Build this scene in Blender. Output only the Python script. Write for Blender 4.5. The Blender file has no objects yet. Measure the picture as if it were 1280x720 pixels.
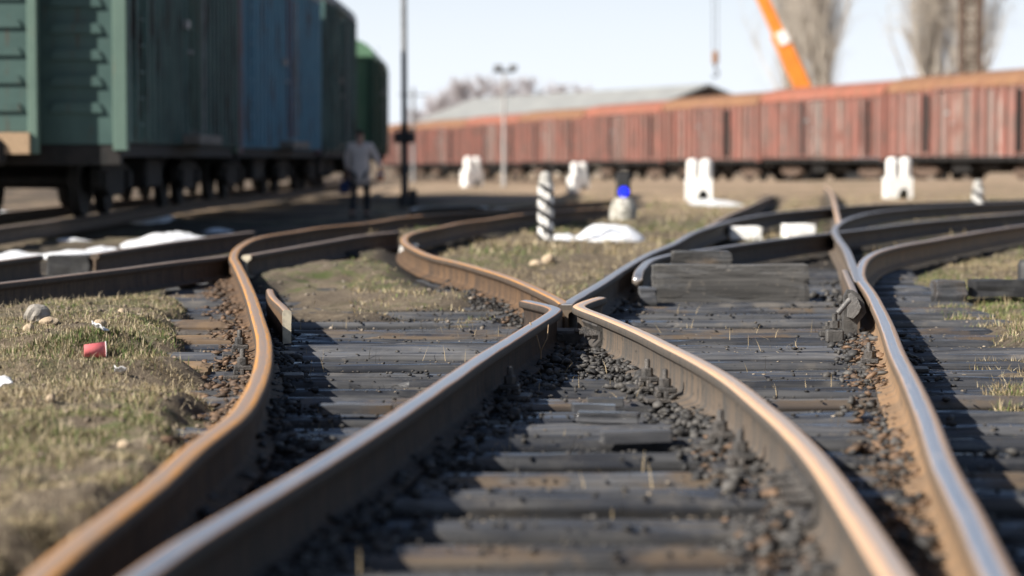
import bpy, bmesh, math, random
import numpy as np
from mathutils import Vector, Matrix
R = math.radians
rng = np.random.default_rng(7)
random.seed(7)
sc = bpy.context.scene
COL = sc.collection
# ------------------------------------------------------------------ camera
F = 85 / 36 * 1280
CZ = 0.755
PITCH = math.atan(162 / F)
cam = bpy.data.cameras.new('camera'); camo = bpy.data.objects.new('camera', cam); COL.objects.link(camo)
camo.location = (0, 0, CZ); camo.rotation_euler = (math.pi / 2 - PITCH, 0, 0)
cam.lens = 85; cam.sensor_width = 36; cam.clip_start = .1; cam.clip_end = 6000
cam.dof.use_dof = True; cam.dof.focus_distance = 11.3; cam.dof.aperture_fstop = 1.9
sc.camera = camo
def ray(px, py):
    dx, dy = (px - 640) / F, (360 - py) / F
    return dx, math.cos(PITCH) + math.sin(PITCH) * dy, -math.sin(PITCH) + math.cos(PITCH) * dy
def U(px, py, z=0.0):
    a, b, c = ray(px, py); t = (z - CZ) / c
    return (a * t, b * t, z)
def at(px, py, d):
    a, b, c = ray(px, py); t = d / b
    return (a * t, d, CZ + c * t)
# ------------------------------------------------------------------ noise
def _hash(ix, iy, seed):
    h = (ix.astype(np.int64) * 374761393 + iy.astype(np.int64) * 668265263 + seed * 1274126177) & 0x7fffffff
    h = ((h ^ (h >> 13)) * 1274126177) & 0x7fffffff
    return ((h ^ (h >> 16)) & 0xffff) / 65535.0
def vnoise(x, y, seed=0):
    x = np.asarray(x, float); y = np.asarray(y, float)
    ix, iy = np.floor(x), np.floor(y); fx, fy = x - ix, y - iy
    fx = fx * fx * (3 - 2 * fx); fy = fy * fy * (3 - 2 * fy)
    a = _hash(ix, iy, seed); b = _hash(ix + 1, iy, seed); c = _hash(ix, iy + 1, seed); d = _hash(ix + 1, iy + 1, seed)
    return (a + (b - a) * fx) * (1 - fy) + (c + (d - c) * fx) * fy
def fbm(x, y, seed=0, o=3):
    s = 0; a = .5; t = 0
    for i in range(o):
        s = s + a * vnoise(x * 2 ** i, y * 2 ** i, seed + i * 17); t += a; a *= .5
    return s / t
def smooth(e0, e1, v):
    t = np.clip((v - e0) / (e1 - e0), 0, 1); return t * t * (3 - 2 * t)
# ------------------------------------------------------------------ materials
class NT:
    def __init__(s, name):
        s.m = bpy.data.materials.new(name); s.m.use_nodes = True; s.t = s.m.node_tree
        s.bsdf = s.t.nodes['Principled BSDF']
    def n(s, typ, **k):
        nd = s.t.nodes.new(typ)
        for a, v in k.items():
            if a.startswith('i_'):
                s.set(nd, a[2:].replace('_', ' '), v)
            else: setattr(nd, a, v)
        return nd
    def set(s, nd, key, v):
        sock = nd.inputs[int(key) if key.isdigit() else key]
        if isinstance(v, bpy.types.NodeSocket): s.t.links.new(v, sock)
        else: sock.default_value = v
    def p(s, key, v): s.set(s.bsdf, key, v)
    def math(s, op, a, b=None, clamp=False):
        nd = s.n('ShaderNodeMath', operation=op, use_clamp=clamp); s.set(nd, '0', a)
        if b is not None: s.set(nd, '1', b)
        return nd.outputs[0]
    def mix(s, f, a, b, bt='MIX'):
        nd = s.n('ShaderNodeMix', data_type='RGBA', blend_type=bt); s.set(nd, '0', f)
        nd.inputs[6].default_value = (0, 0, 0, 1)
        s.set(nd, '6', c4(a)); s.set(nd, '7', c4(b)); return nd.outputs[2]
    def ramp(s, v, e0, e1, a=0., b=1.):
        nd = s.n('ShaderNodeMapRange', interpolation_type='SMOOTHSTEP'); s.set(nd, '0', v)
        for i, q in enumerate((e0, e1, a, b)): s.set(nd, str(i + 1), q)
        return nd.outputs[0]
    def coords(s, scale=(1, 1, 1), attr=None, rand=True):
        if attr: v = s.n('ShaderNodeAttribute', attribute_name=attr).outputs['Vector']
        else:
            v = s.n('ShaderNodeTexCoord').outputs['Object']
            if rand:
                r = s.n('ShaderNodeObjectInfo').outputs['Random']; r = s.math('MULTIPLY', r, 60.)
                cx = s.n('ShaderNodeCombineXYZ'); s.set(cx, '0', r); s.set(cx, '1', r); s.set(cx, '2', r)
                ad = s.n('ShaderNodeVectorMath', operation='ADD'); s.set(ad, '0', v); s.set(ad, '1', cx.outputs[0]); v = ad.outputs[0]
        mp = s.n('ShaderNodeVectorMath', operation='MULTIPLY'); s.set(mp, '0', v); mp.inputs[1].default_value = scale
        return mp.outputs[0]
    def noise(s, vec, scale, detail=4., rough=.55, dist=0.):
        nd = s.n('ShaderNodeTexNoise'); s.set(nd, 'Vector', vec); s.set(nd, 'Scale', scale); s.set(nd, 'Detail', detail)
        s.set(nd, 'Roughness', rough); s.set(nd, 'Distortion', dist); return nd.outputs[0]
    def bump(s, h, strength=.3, dist=.01, normal=None):
        nd = s.n('ShaderNodeBump'); s.set(nd, 'Height', h); s.set(nd, 'Strength', strength); s.set(nd, 'Distance', dist)
        if normal: s.set(nd, 'Normal', normal)
        return nd.outputs[0]
def c4(c):
    if isinstance(c, bpy.types.NodeSocket): return c
    return tuple(c) + (1.,) if len(c) == 3 else tuple(c)
def surf(name, c1, c2, scale=4, rough=.7, metal=0., bump=.3, stretch=(1, 1, 1), c3=None, s3=None, lo=.38, hi=.62, bd=.01, spec=.4, t3=(.56, .66)):
    m = NT(name); v = m.coords(stretch)
    f = m.ramp(m.noise(v, scale, 6, .6), lo, hi)
    col = m.mix(f, c1, c2)
    if c3:
        f3 = m.ramp(m.noise(v, s3 or scale * 2.3, 5, .65), t3[0], t3[1]); col = m.mix(f3, col, c3)
    fine = m.noise(v, scale * 9, 4, .6)
    col = m.mix(.35, col, m.mix(fine, (.25, .25, .25), (1.4, 1.4, 1.4)), 'MULTIPLY') if False else col
    m.p('Base Color', col); m.p('Roughness', rough); m.p('Metallic', metal); m.p('Specular IOR Level', spec)
    if bump: m.p('Normal', m.bump(fine, bump, bd))
    return m.m
def rail_mat(name, rust, rust2, side, side2, polish, c, w, amount, rough=.32):
    """head top: a polished running band (centre c, half width w, metres) in a rusty head; sides rusty with grease"""
    m = NT(name)
    sep = m.n('ShaderNodeSeparateXYZ'); m.set(sep, '0', m.n('ShaderNodeAttribute', attribute_name='rail_suz').outputs['Vector'])
    S, UU, Z = sep.outputs
    st = m.coords((2.2, 150, 1), attr='rail_suz'); st2 = m.coords((14, 60, 30), attr='rail_suz'); st3 = m.coords((1., 8, 6), attr='rail_suz')
    n1 = m.noise(st, 1.0, 3, .5); n2 = m.noise(st2, 1.0, 6, .65); n3 = m.noise(st3, 1.5, 4, .6)
    off = m.math('ABSOLUTE', m.math('SUBTRACT', UU, m.math('ADD', m.math('MULTIPLY', m.math('SUBTRACT', n3, .5), .012), c)))
    band = m.ramp(m.math('ADD', off, m.math('MULTIPLY', m.math('SUBTRACT', n1, .5), .012)), w, w + .007, 1., 0.)
    band = m.math('MULTIPLY', band, m.ramp(m.math('ADD', m.math('MULTIPLY', n1, .6), m.math('MULTIPLY', n2, .4)), .28, .5, amount * .35, amount))
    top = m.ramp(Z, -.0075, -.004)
    band = m.math('MULTIPLY', band, top)
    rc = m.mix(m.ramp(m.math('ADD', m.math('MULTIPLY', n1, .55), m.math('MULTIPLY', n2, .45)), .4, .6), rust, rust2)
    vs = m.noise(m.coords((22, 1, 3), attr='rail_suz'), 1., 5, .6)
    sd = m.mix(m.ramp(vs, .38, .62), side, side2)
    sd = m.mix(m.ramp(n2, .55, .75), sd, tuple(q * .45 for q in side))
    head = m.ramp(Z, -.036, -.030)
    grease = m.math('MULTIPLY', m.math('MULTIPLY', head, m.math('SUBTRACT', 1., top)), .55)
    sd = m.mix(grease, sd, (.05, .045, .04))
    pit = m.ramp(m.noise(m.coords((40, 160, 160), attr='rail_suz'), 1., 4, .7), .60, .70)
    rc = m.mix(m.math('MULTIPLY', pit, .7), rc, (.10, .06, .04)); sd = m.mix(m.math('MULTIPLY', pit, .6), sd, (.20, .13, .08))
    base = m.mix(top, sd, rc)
    m.p('Base Color', m.mix(band, base, polish))
    m.p('Metallic', m.math('MULTIPLY', band, .85))
    m.p('Roughness', m.math('SUBTRACT', m.ramp(top, 0., 1., .8, .62), m.math('MULTIPLY', band, .62 - rough)))
    m.p('Specular IOR Level', .35)
    m.p('Normal', m.bump(m.math('ADD', m.math('MULTIPLY', n2, m.math('SUBTRACT', 1., m.math('MULTIPLY', band, .85))), m.math('MULTIPLY', n1, .15)), .5, .004))
    return m.m
M = {}
M['rail_orange'] = rail_mat('rail_orange', (.34, .21, .12), (.54, .25, .06), (.05, .034, .024), (.13, .076, .04), (.36, .34, .34), -.004, .012, .55, .4)  # side colours kept very dark: shade of the right flank painted in
M['rail_polish'] = rail_mat('rail_polish', (.36, .20, .11), (.28, .17, .11), (.032, .023, .018), (.066, .042, .028), (.56, .58, .62), .002, .019, 1., .32)  # sides near black, with the shade on the flank put into the colour
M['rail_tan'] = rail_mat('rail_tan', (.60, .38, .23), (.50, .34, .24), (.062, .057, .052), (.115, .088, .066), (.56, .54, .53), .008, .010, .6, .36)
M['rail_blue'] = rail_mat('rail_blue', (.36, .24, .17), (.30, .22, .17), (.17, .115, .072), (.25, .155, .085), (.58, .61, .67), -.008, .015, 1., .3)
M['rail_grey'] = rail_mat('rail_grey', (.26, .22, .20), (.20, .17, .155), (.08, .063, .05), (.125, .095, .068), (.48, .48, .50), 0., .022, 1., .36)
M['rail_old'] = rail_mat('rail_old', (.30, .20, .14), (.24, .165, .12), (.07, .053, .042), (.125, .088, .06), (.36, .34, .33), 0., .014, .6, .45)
def vcol_mat(name, rough=.85, noise_scale=60, amt=.6, bump=.4, trans=0.):
    m = NT(name); a = m.n('ShaderNodeAttribute', attribute_name='tint').outputs['Color']
    n = m.noise(m.coords(rand=False), noise_scale, 4, .6)
    lo = m.math('ADD', m.math('MULTIPLY', n, amt * 2), 1 - amt)
    cx = m.n('ShaderNodeCombineXYZ')
    for i in '012': m.set(cx, i, lo)
    m.p('Base Color', m.mix(1., a, cx.outputs[0], 'MULTIPLY')); m.p('Roughness', rough); m.p('Specular IOR Level', .3)
    if bump: m.p('Normal', m.bump(n, bump, .004))
    return m.m
M['stones'] = vcol_mat('stones', .6)
M['blades'] = vcol_mat('blades', .8, 20, .3, 0)
def sleeper_mat(name, ca, cb, crack, worn, rough=.42, bs=.45, sd_=.72):
    m = NT(name); v = m.coords((1.2, 26, 26)); v2 = m.coords((1, 1, 1)); v3 = m.coords((.7, 70, 70))
    g = m.noise(v, 1., 6, .6, .4); g2 = m.noise(v3, 1., 4, .6, .2); b = m.noise(v2, 3., 5, .6)
    col = m.mix(m.ramp(g, .35, .68), ca, cb)
    col = m.mix(m.ramp(b, .55, .72), col, worn)
    cr = m.ramp(g2, .33, .40, 1., 0.)
    col = m.mix(cr, col, crack)
    dust = m.ramp(m.noise(v2, 22, 5, .7), .56, .70)
    col = m.mix(m.math('MULTIPLY', dust, .5), col, (.11, .095, .08))
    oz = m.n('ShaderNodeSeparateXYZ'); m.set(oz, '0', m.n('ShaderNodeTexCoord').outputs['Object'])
    rnd = m.n('ShaderNodeObjectInfo').outputs['Random']; br = m.math('ADD', m.math('MULTIPLY', rnd, .8), .6)
    cb_ = m.n('ShaderNodeCombineXYZ')
    for q in '012': m.set(cb_, q, br)
    col = m.mix(1., col, cb_.outputs[0], 'MULTIPLY')
    col = m.mix(m.math('MULTIPLY', m.ramp(m.math('FRACT', m.math('MULTIPLY', rnd, 7.3)), .80, .86), m.ramp(b, .45, .6)), col, (.095, .07, .048))
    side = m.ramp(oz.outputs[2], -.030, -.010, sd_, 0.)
    col = m.mix(side, col, (.011, .0105, .010))     # near black on the sides and in the splits, below the lighter top
    m.p('Base Color', col)
    wet = m.ramp(m.noise(m.coords((.9, 3, 3)), 2.2, 4, .6), .42, .62, rough + .32, rough - .08)
    m.p('Roughness', wet); m.p('Specular IOR Level', .5); m.p('Coat Weight', m.math('MULTIPLY', m.ramp(wet, rough, rough + .2, .7, 0.), m.math('SUBTRACT', 1., side))); m.p('Coat Roughness', .22)
    h = m.math('ADD', m.math('MULTIPLY', g, .7), m.math('SUBTRACT', m.math('MULTIPLY', g2, .4), cr))
    m.p('Normal', m.bump(m.math('MULTIPLY', h, m.ramp(wet, rough, rough + .2, .25, 1.)), bs, .006)); return m.m
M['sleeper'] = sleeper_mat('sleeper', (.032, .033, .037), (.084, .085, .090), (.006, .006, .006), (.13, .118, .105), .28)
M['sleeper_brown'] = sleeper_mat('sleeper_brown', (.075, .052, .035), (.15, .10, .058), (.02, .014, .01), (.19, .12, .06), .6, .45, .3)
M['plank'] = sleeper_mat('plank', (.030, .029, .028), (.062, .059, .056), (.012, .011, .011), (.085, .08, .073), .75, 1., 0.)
M['iron'] = surf('iron', (.07, .05, .04), (.14, .085, .05), 18, .65, .2, .5)
M['iron_dark'] = surf('iron_dark', (.05, .048, .047), (.10, .09, .082), 16, .5, .25, .5)
M['iron_grey'] = surf('iron_grey', (.09, .085, .08), (.05, .047, .045), 16, .55, .2, .5)
M['iron_pale'] = surf('iron_pale', (.20, .19, .18), (.13, .125, .12), 14, .5, .3, .5)
M['iron_rust'] = surf('iron_rust', (.30, .15, .06), (.20, .10, .05), 18, .75, .0, .5)
M['cut_steel'] = surf('cut_steel', (.55, .49, .37), (.40, .35, .27), 22, .6, .0, .3)
M['whitewash'] = surf('whitewash', (.84, .83, .80), (.74, .72, .68), 9, .85, 0, .3, c3=(.46, .42, .36), s3=14, t3=(.64, .78))
M['black_paint'] = surf('black_paint', (.022, .022, .024), (.04, .04, .04), 9, .6, 0, .2)
M['concrete'] = surf('concrete', (.42, .41, .38), (.30, .29, .27), 14, .9, 0, .5, c3=(.16, .15, .13), s3=24)
M['concrete_dirty'] = surf('concrete_dirty', (.36, .35, .30), (.55, .53, .48), 12, .9, 0, .5, c3=(.10, .09, .07), s3=20, t3=(.52, .6))
M['snow'] = surf('snow', (.86, .87, .89), (.78, .80, .83), 8, .6, 0, .5, c3=(.5, .48, .45), s3=18, bd=.02, t3=(.64, .76))
M['rock'] = surf('rock', (.36, .33, .29), (.25, .23, .20), 22, .9, 0, .6)
M['rock_tan'] = surf('rock_tan', (.50, .40, .28), (.38, .29, .20), 22, .9, 0, .6)
M['cup_red'] = surf('cup_red', (.74, .16, .17), (.70, .19, .19), 9, .45, 0, .05)
M['cup_white'] = surf('cup_white', (.8, .76, .74), (.7, .66, .64), 12, .5, 0, .05)
M['paper'] = surf('paper', (.82, .82, .83), (.68, .69, .71), 20, .7, 0, .3)
M['wood_pale'] = surf('wood_pale', (.40, .28, .17), (.28, .19, .12), 8, .8, 0, .4, stretch=(.4, 5, 5))
# ------------------------------------------------------------------ mesh builder
class MB:
    def __init__(s): s.v = []; s.f = []; s.mi = []; s.sm = []
    def add(s, vs, fs, mi=0, smooth_=False):
        o = len(s.v); s.v += [tuple(map(float, q)) for q in vs]
        s.f += [tuple(o + i for i in q) for q in fs]; s.mi += [mi] * len(fs); s.sm += [smooth_] * len(fs)
        return s
    def box(s, x0, x1, y0, y1, z0, z1, mi=0, mat=None, bev=0.):
        if bev > 0:
            b = min(bev, (x1 - x0) / 2.1, (y1 - y0) / 2.1, (z1 - z0) / 2.1)
            bm = bmesh.new(); bmesh.ops.create_cube(bm, size=1)
            for q in bm.verts: q.co = Vector(((x0 + x1) / 2 + q.co.x * (x1 - x0), (y0 + y1) / 2 + q.co.y * (y1 - y0), (z0 + z1) / 2 + q.co.z * (z1 - z0)))
            bmesh.ops.bevel(bm, geom=list(bm.edges), offset=b, segments=1, affect='EDGES')
            vs = [q.co.copy() for q in bm.verts]; bm.verts.index_update(); fs = [[q.index for q in f.verts] for f in bm.faces]; bm.free()
        else:
            vs = [Vector(q) for q in ((x0, y0, z0), (x1, y0, z0), (x1, y1, z0), (x0, y1, z0), (x0, y0, z1), (x1, y0, z1), (x1, y1, z1), (x0, y1, z1))]
            fs = [(3, 2, 1, 0), (4, 5, 6, 7), (0, 1, 5, 4), (1, 2, 6, 5), (2, 3, 7, 6), (3, 0, 4, 7)]
        if mat is not None: vs = [mat @ q for q in vs]
        return s.add(vs, fs, mi)
    def tube(s, pts, rad, n=8, mi=0, cap=True, sm=True):
        pts = [Vector(q) for q in pts]; k = len(pts)
        if not hasattr(rad, '__len__'): rad = [rad] * k
        vs = []; ref = None
        for i, q in enumerate(pts):
            t = (pts[min(i + 1, k - 1)] - pts[max(i - 1, 0)]).normalized()
            if ref is None: ref = Vector((1, 0, 0)) if abs(t.x) < .8 else Vector((0, 1, 0))
            a = (ref - t * ref.dot(t)).normalized(); b = t.cross(a); ref = a
            for j in range(n):
                th = 2 * math.pi * j / n; vs.append(q + (a * math.cos(th) + b * math.sin(th)) * rad[i])
        fs = [(i * n + j, i * n + (j + 1) % n, (i + 1) * n + (j + 1) % n, (i + 1) * n + j) for i in range(k - 1) for j in range(n)]
        s.add(vs, fs, mi, sm)
        if cap: s.add([vs[j] for j in range(n)][::-1], [tuple(range(n))], mi); s.add(vs[-n:], [tuple(range(n))], mi)
        return s
    def lathe(s, prof, n=20, mi=0, loc=(0, 0, 0), sm=True):
        vs = [(loc[0] + r * math.cos(2 * math.pi * j / n), loc[1] + r * math.sin(2 * math.pi * j / n), loc[2] + z) for r, z in prof for j in range(n)]
        fs = [(i * n + j, i * n + (j + 1) % n, (i + 1) * n + (j + 1) % n, (i + 1) * n + j) for i in range(len(prof) - 1) for j in range(n)]
        s.add(vs, fs, mi, sm)
        s.add(vs[:n][::-1], [tuple(range(n))], mi); s.add(vs[-n:], [tuple(range(n))], mi); return s
    def prism(s, poly, y0, y1, mi=0, axis='y'):
        k = len(poly)
        f = {'y': lambda a, b, t: (a, t, b), 'x': lambda a, b, t: (t, a, b), 'z': lambda a, b, t: (a, b, t)}[axis]
        vs = [f(a, b, y0) for a, b in poly] + [f(a, b, y1) for a, b in poly]
        fs = [tuple(range(k))[::-1], tuple(range(k, 2 * k))] + [(i, (i + 1) % k, k + (i + 1) % k, k + i) for i in range(k)]
        return s.add(vs, fs, mi)
    def build(s, name, mats, parent=None, loc=None):
        me = bpy.data.meshes.new(name); me.from_pydata(s.v, [], s.f)
        if not isinstance(mats, (list, tuple)): mats = [mats]
        for q in mats: me.materials.append(q)
        me.polygons.foreach_set('material_index', s.mi); me.polygons.foreach_set('use_smooth', s.sm)
        bm = bmesh.new(); bm.from_mesh(me); bmesh.ops.recalc_face_normals(bm, faces=bm.faces); bm.to_mesh(me); bm.free()
        return link(name, me, parent, loc)
def link(name, me, parent=None, loc=None):
    o = bpy.data.objects.new(name, me); COL.objects.link(o)
    if parent: o.parent = parent
    if loc is not None: o.location = loc
    return o
def npmesh(name, v, tri, mats, tint=None, parent=None, quads=None, smooth_=False):
    """fast mesh from arrays: v (n,3), tri (m,3 or 4), tint (n,3) per vertex"""
    me = bpy.data.meshes.new(name); v = np.asarray(v, np.float32); tri = np.asarray(tri, np.int32); k = tri.shape[1]
    me.vertices.add(len(v)); me.vertices.foreach_set('co', v.ravel())
    me.loops.add(tri.size); me.loops.foreach_set('vertex_index', tri.ravel())
    me.polygons.add(len(tri)); me.polygons.foreach_set('loop_start', np.arange(0, tri.size, k, dtype=np.int32))
    if smooth_: me.polygons.foreach_set('use_smooth', np.ones(len(tri), bool))
    me.update(calc_edges=True)
    if tint is not None:
        a = me.attributes.new('tint', 'FLOAT_COLOR', 'POINT'); c = np.ones((len(v), 4), np.float32); c[:, :3] = tint; a.data.foreach_set('color', c.ravel())
    for q in (mats if isinstance(mats, (list, tuple)) else [mats]): me.materials.append(q)
    return link(name, me, parent)
def tag(o, label=None, cat=None, group=None, kind=None):
    if label: o['label'] = label
    if cat: o['category'] = cat
    if group: o['group'] = group
    if kind: o['kind'] = kind
    return o
def thing(name, label, cat, loc=(0, 0, 0), rz=0, group=None):
    o = bpy.data.objects.new(name, None); o.empty_display_size = .2; COL.objects.link(o); o.location = loc; o.rotation_euler = (0, 0, rz)
    return tag(o, label, cat, group)
def copy_tree(o, parent=None):
    c = o.copy(); COL.objects.link(c)
    if parent: c.parent = parent
    for ch in [q for q in o.children]: copy_tree(ch, c)
    return c
ORD = ['first', 'second', 'third', 'fourth', 'fifth', 'sixth', 'seventh', 'eighth', 'ninth', 'tenth', 'eleventh', 'twelfth', 'thirteenth', 'fourteenth',
       'fifteenth', 'sixteenth', 'seventeenth', 'eighteenth', 'nineteenth', 'twentieth', 'twenty-first', 'twenty-second', 'twenty-third', 'twenty-fourth', 'twenty-fifth', 'twenty-sixth']
# ------------------------------------------------------------------ rails
def resample(pts, step):
    P = np.array(pts, float); P = np.vstack([2 * P[0] - P[1], P, 2 * P[-1] - P[-2]]); out = []
    for i in range(1, len(P) - 2):
        p0, p1, p2, p3 = P[i - 1:i + 3]; n = max(2, int(np.linalg.norm(p2 - p1) / step))
        # centripetal catmull-rom
        t0 = 0; t1 = t0 + np.linalg.norm(p1 - p0) ** .5; t2 = t1 + np.linalg.norm(p2 - p1) ** .5; t3 = t2 + np.linalg.norm(p3 - p2) ** .5
        for t in np.linspace(t1, t2, n, endpoint=False):
            a1 = (t1 - t) / (t1 - t0) * p0 + (t - t0) / (t1 - t0) * p1; a2 = (t2 - t) / (t2 - t1) * p1 + (t - t1) / (t2 - t1) * p2; a3 = (t3 - t) / (t3 - t2) * p2 + (t - t2) / (t3 - t2) * p3
            b1 = (t2 - t) / (t2 - t0) * a1 + (t - t0) / (t2 - t0) * a2; b2 = (t3 - t) / (t3 - t1) * a2 + (t - t1) / (t3 - t1) * a3
            out.append((t2 - t) / (t2 - t1) * b1 + (t - t1) / (t2 - t1) * b2)
    out.append(P[-2]); return np.array(out)
def smooth_line(L, k):
    for _ in range(k):
        L[1:-1] = .25 * L[:-2] + .5 * L[1:-1] + .25 * L[2:]
    return L
HALF = [(0, 0), (.012, -.0003), (.022, -.0014), (.030, -.0042), (.035, -.009), (.0366, -.015), (.0372, -.033), (.034, -.037), (.016, -.046), (.010, -.056), (.0085, -.09), (.0095, -.135),
        (.015, -.149), (.03, -.156), (.070, -.166), (.075, -.170), (.075, -.180)]
PROF = HALF + [(-a, b) for a, b in HALF[::-1][:-1]]
RAILS = {}
BAR = [(-.012, 0), (.012, -.002), (.021, -.008), (.024, -.02), (.021, -.09), (.022, -.170), (-.020, -.172), (-.022, -.10), (-.024, -.018), (-.020, -.006)]
def rail(key, pix, mat, label, step=.12, sm=3, ends=0, zoff=0., prof=None, pts=None, name='rail', cat='rail', group=None, tail=()):
    P = pts if pts else [U(*q) if len(q) == 2 else U(q[0], q[1], q[2]) for q in pix]
    L = smooth_line(resample(P, step), sm)
    L[:, 2] += zoff + (vnoise(L[:, 1] * .9, L[:, 0] * .9, 5) - .5) * .004
    T = np.gradient(L, axis=0); T[:, 2] = 0; T /= np.linalg.norm(T, axis=1)[:, None] + 1e-9
    N = np.stack([T[:, 1], -T[:, 0], np.zeros(len(T))], 1)
    s = np.concatenate([[0], np.cumsum(np.linalg.norm(np.diff(L, axis=0), axis=1))])
    PR = prof or PROF; k = len(PR); pr = np.array(PR)
    V = L[:, None, :] + N[:, None, :] * pr[None, :, 0, None]; V[:, :, 2] += pr[None, :, 1]
    n = len(L); i = np.arange(n - 1)[:, None]; j = np.arange(k)[None, :]; j2 = (j + 1) % k
    F_ = np.stack([i * k + j, i * k + j2, (i + 1) * k + j2, (i + 1) * k + j], -1).reshape(-1, 4)
    me = bpy.data.meshes.new(name)
    V = V.reshape(-1, 3); faces = [tuple(q) for q in F_.tolist()] + [tuple(range(k))[::-1], tuple(range((n - 1) * k, n * k))]
    base = Vector(L[0]); me.from_pydata([tuple(q) for q in V - np.array(base)], [], faces)
    a = me.attributes.new('rail_suz', 'FLOAT_VECTOR', 'POINT')
    at_ = np.stack([np.repeat(s + hash(key) % 7, k), np.tile(pr[:, 0], n), np.tile(pr[:, 1], n)], 1).astype(np.float32)
    a.data.foreach_set('vector', at_.ravel())
    me.materials.append(M[mat]); me.materials.append(M['cut_steel'])
    mi = [0] * len(F_) + [ends, ends]; me.polygons.foreach_set('material_index', mi)
    me.polygons.foreach_set('use_smooth', [True] * len(F_) + [False] * 2)
    bm = bmesh.new(); bm.from_mesh(me); bmesh.ops.recalc_face_normals(bm, faces=bm.faces); bm.to_mesh(me); bm.free()
    o = link(name, me, None, base); tag(o, label, cat, group)
    RAILS[key] = (L, N, o); return o
pxL1 = [(-60, 817), (-5, 768), (47, 720), (92, 680), (144, 640), (196, 600), (241, 560), (294, 520), (316, 489), (328, 457), (330, 426), (322, 395), (312, 364), (298, 333), (292, 320), (301, 307), (325, 296), (362, 290), (400, 284), (460, 278), (497, 272), (535, 268.5), (572, 266), (610, 263.5), (647, 258, -.02), (690, 254.5, -.07), (735, 252, -.12), (775, 250, -.2), (805, 250, -.45)]
pxA = [(30, 826), (100, 772), (170, 720), (222, 683), (320, 624), (452, 546), (542, 487), (604, 444), (636, 424), (668, 404), (692, 389), (694, 385.6), (686, 382), (672, 378.5), (657, 375)]
pxB = [(1185, 815), (1155, 770), (1122, 720), (1068, 638), (1021, 572), (982, 531), (946, 501), (920, 480), (896, 464), (864, 446), (832, 430), (800, 414), (760, 397), (727, 384.5), (724, 381.5), (732, 377), (742, 373.5), (751, 371)]
pxR1 = [(1305, 830), (1278, 772), (1250, 720), (1216, 649), (1181, 581), (1160, 523), (1140, 477), (1122, 441), (1110, 408), (1097, 380), (1086, 361), (1077, 348), (1076, 337), (1084, 322), (1101, 313), (1131, 305.5), (1175, 298), (1219, 290), (1280, 281), (1360, 270)]
pxO = [(706, 379), (699, 374), (667, 358.5), (635, 345.5), (603, 335.5), (572, 327), (540, 319.5), (517, 310), (506, 302), (508, 294.5), (521, 289), (552, 283), (575, 278), (610, 273.5), (647, 268), (690, 264, -.01), (735, 261, -.05), (770, 260, -.14), (795, 260, -.40)]
pxG = [(708, 380), (713, 376), (727, 367.5), (750, 354), (780, 334.5), (811, 317), (839, 305.5), (870, 289), (891, 282), (914, 275.5), (945, 269.5), (980, 264.5), (1035, 259.5), (1098, 255), (1175, 252), (1260, 249.5), (1350, 247)]
pxRa = [(1074, 351), (1066, 332), (1058, 312), (1047, 296), (1043, 288), (1048, 280), (1061, 273), (1087, 266), (1130, 260.5), (1200, 256), (1300, 251)]
pxC = [(796, 356, -.085), (796.5, 349, -.045), (798, 341.5, -.012), (803, 333.5), (816, 323.5), (846, 316), (884, 311), (931, 304), (992, 296), (1035, 291), (1088, 284.7), (1142, 278), (1197, 272.7), (1280, 266), (1380, 259)]
pxD1 = [(-140, 369), (-60, 361), (0, 353.5), (70, 345), (141, 336.5), (211, 327.5), (258, 322), (286, 318.5)]
pxD2 = [(308, 318.5), (338, 313.5), (377, 307), (416, 300), (455, 293.5), (497, 289)]
pxE1 = [(-140, 345), (-60, 334), (0, 325.5), (49, 319)]
pxE2 = [(118, 317), (187, 306), (234, 299.5), (285, 293), (316, 289)]
pxF = [(512, 262), (535, 258.5), (591, 257.5), (614, 260.5), (634, 259)]
rail('L1', pxL1, 'rail_orange', 'orange rusty rail curving up the left side past the grass', .07)
rail('A', pxA, 'rail_polish', 'rail with polished grey top running from the bottom left to the frog', .04, 1)
rail('B', pxB, 'rail_tan', 'tan rail running from the frog down to the bottom right', .04, 1)
rail('R1', pxR1, 'rail_blue', 'rail with a shiny blue-white stripe along the right side', .06, 2)
rail('O', pxO, 'rail_orange', 'orange rail leaving the frog up to the left and curving behind', .07, 3)
rail('G', pxG, 'rail_grey', 'dark grey rail leaving the frog up to the right', .07, 3)
rail('Ra', pxRa, 'rail_grey', 'grey wavy rail branching off the shiny right rail beyond the check rail', .1, 3)
rail('C', pxC, 'rail_grey', 'grey rail with a down-turned end behind the upright plank', .08, 3)
rail('D1', pxD1, 'rail_old', 'dull brown rail crossing from the left edge to the orange rail', .15, 3)
rail('D2', pxD2, 'rail_old', 'short brown rail between the two orange rails', .15, 3, 1)
rail('E1', pxE1, 'rail_old', 'end of a brown rail at the left edge before the open joint', .15, 2, 0)
rail('E2', pxE2, 'rail_old', 'brown rail in front of the long snow bank', .15, 3)
rail('F', pxF, 'rail_grey', 'far bluish rail beyond the orange left rail', .15, 3)
# distant rusty rails that run almost along the view
rail('H', [(884, 283), (912, 268), (931, 260), (946, 253, -.02), (960, 247, -.09), (970, 244, -.26)], 'rail_old', 'dark rail running off from the grey rail towards the white stand', .3, 2)
rail('K', [(1049, 279), (1045, 262), (1042, 248), (1036, 237), (1026, 229)], 'rail_tan', 'rusty rail running straight away beyond the wavy grey rail', .3, 2)
# check rails
rail('CL', None, 'rail_orange', 'short check rail with a pale cut end beside the left orange rail', .05, 1, 1,
     pts=[U(358.5, 387), U(353, 381), U(345, 374), U(340, 368), U(337.5, 361)], name='check_rail', cat='check rail', prof=BAR)
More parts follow.
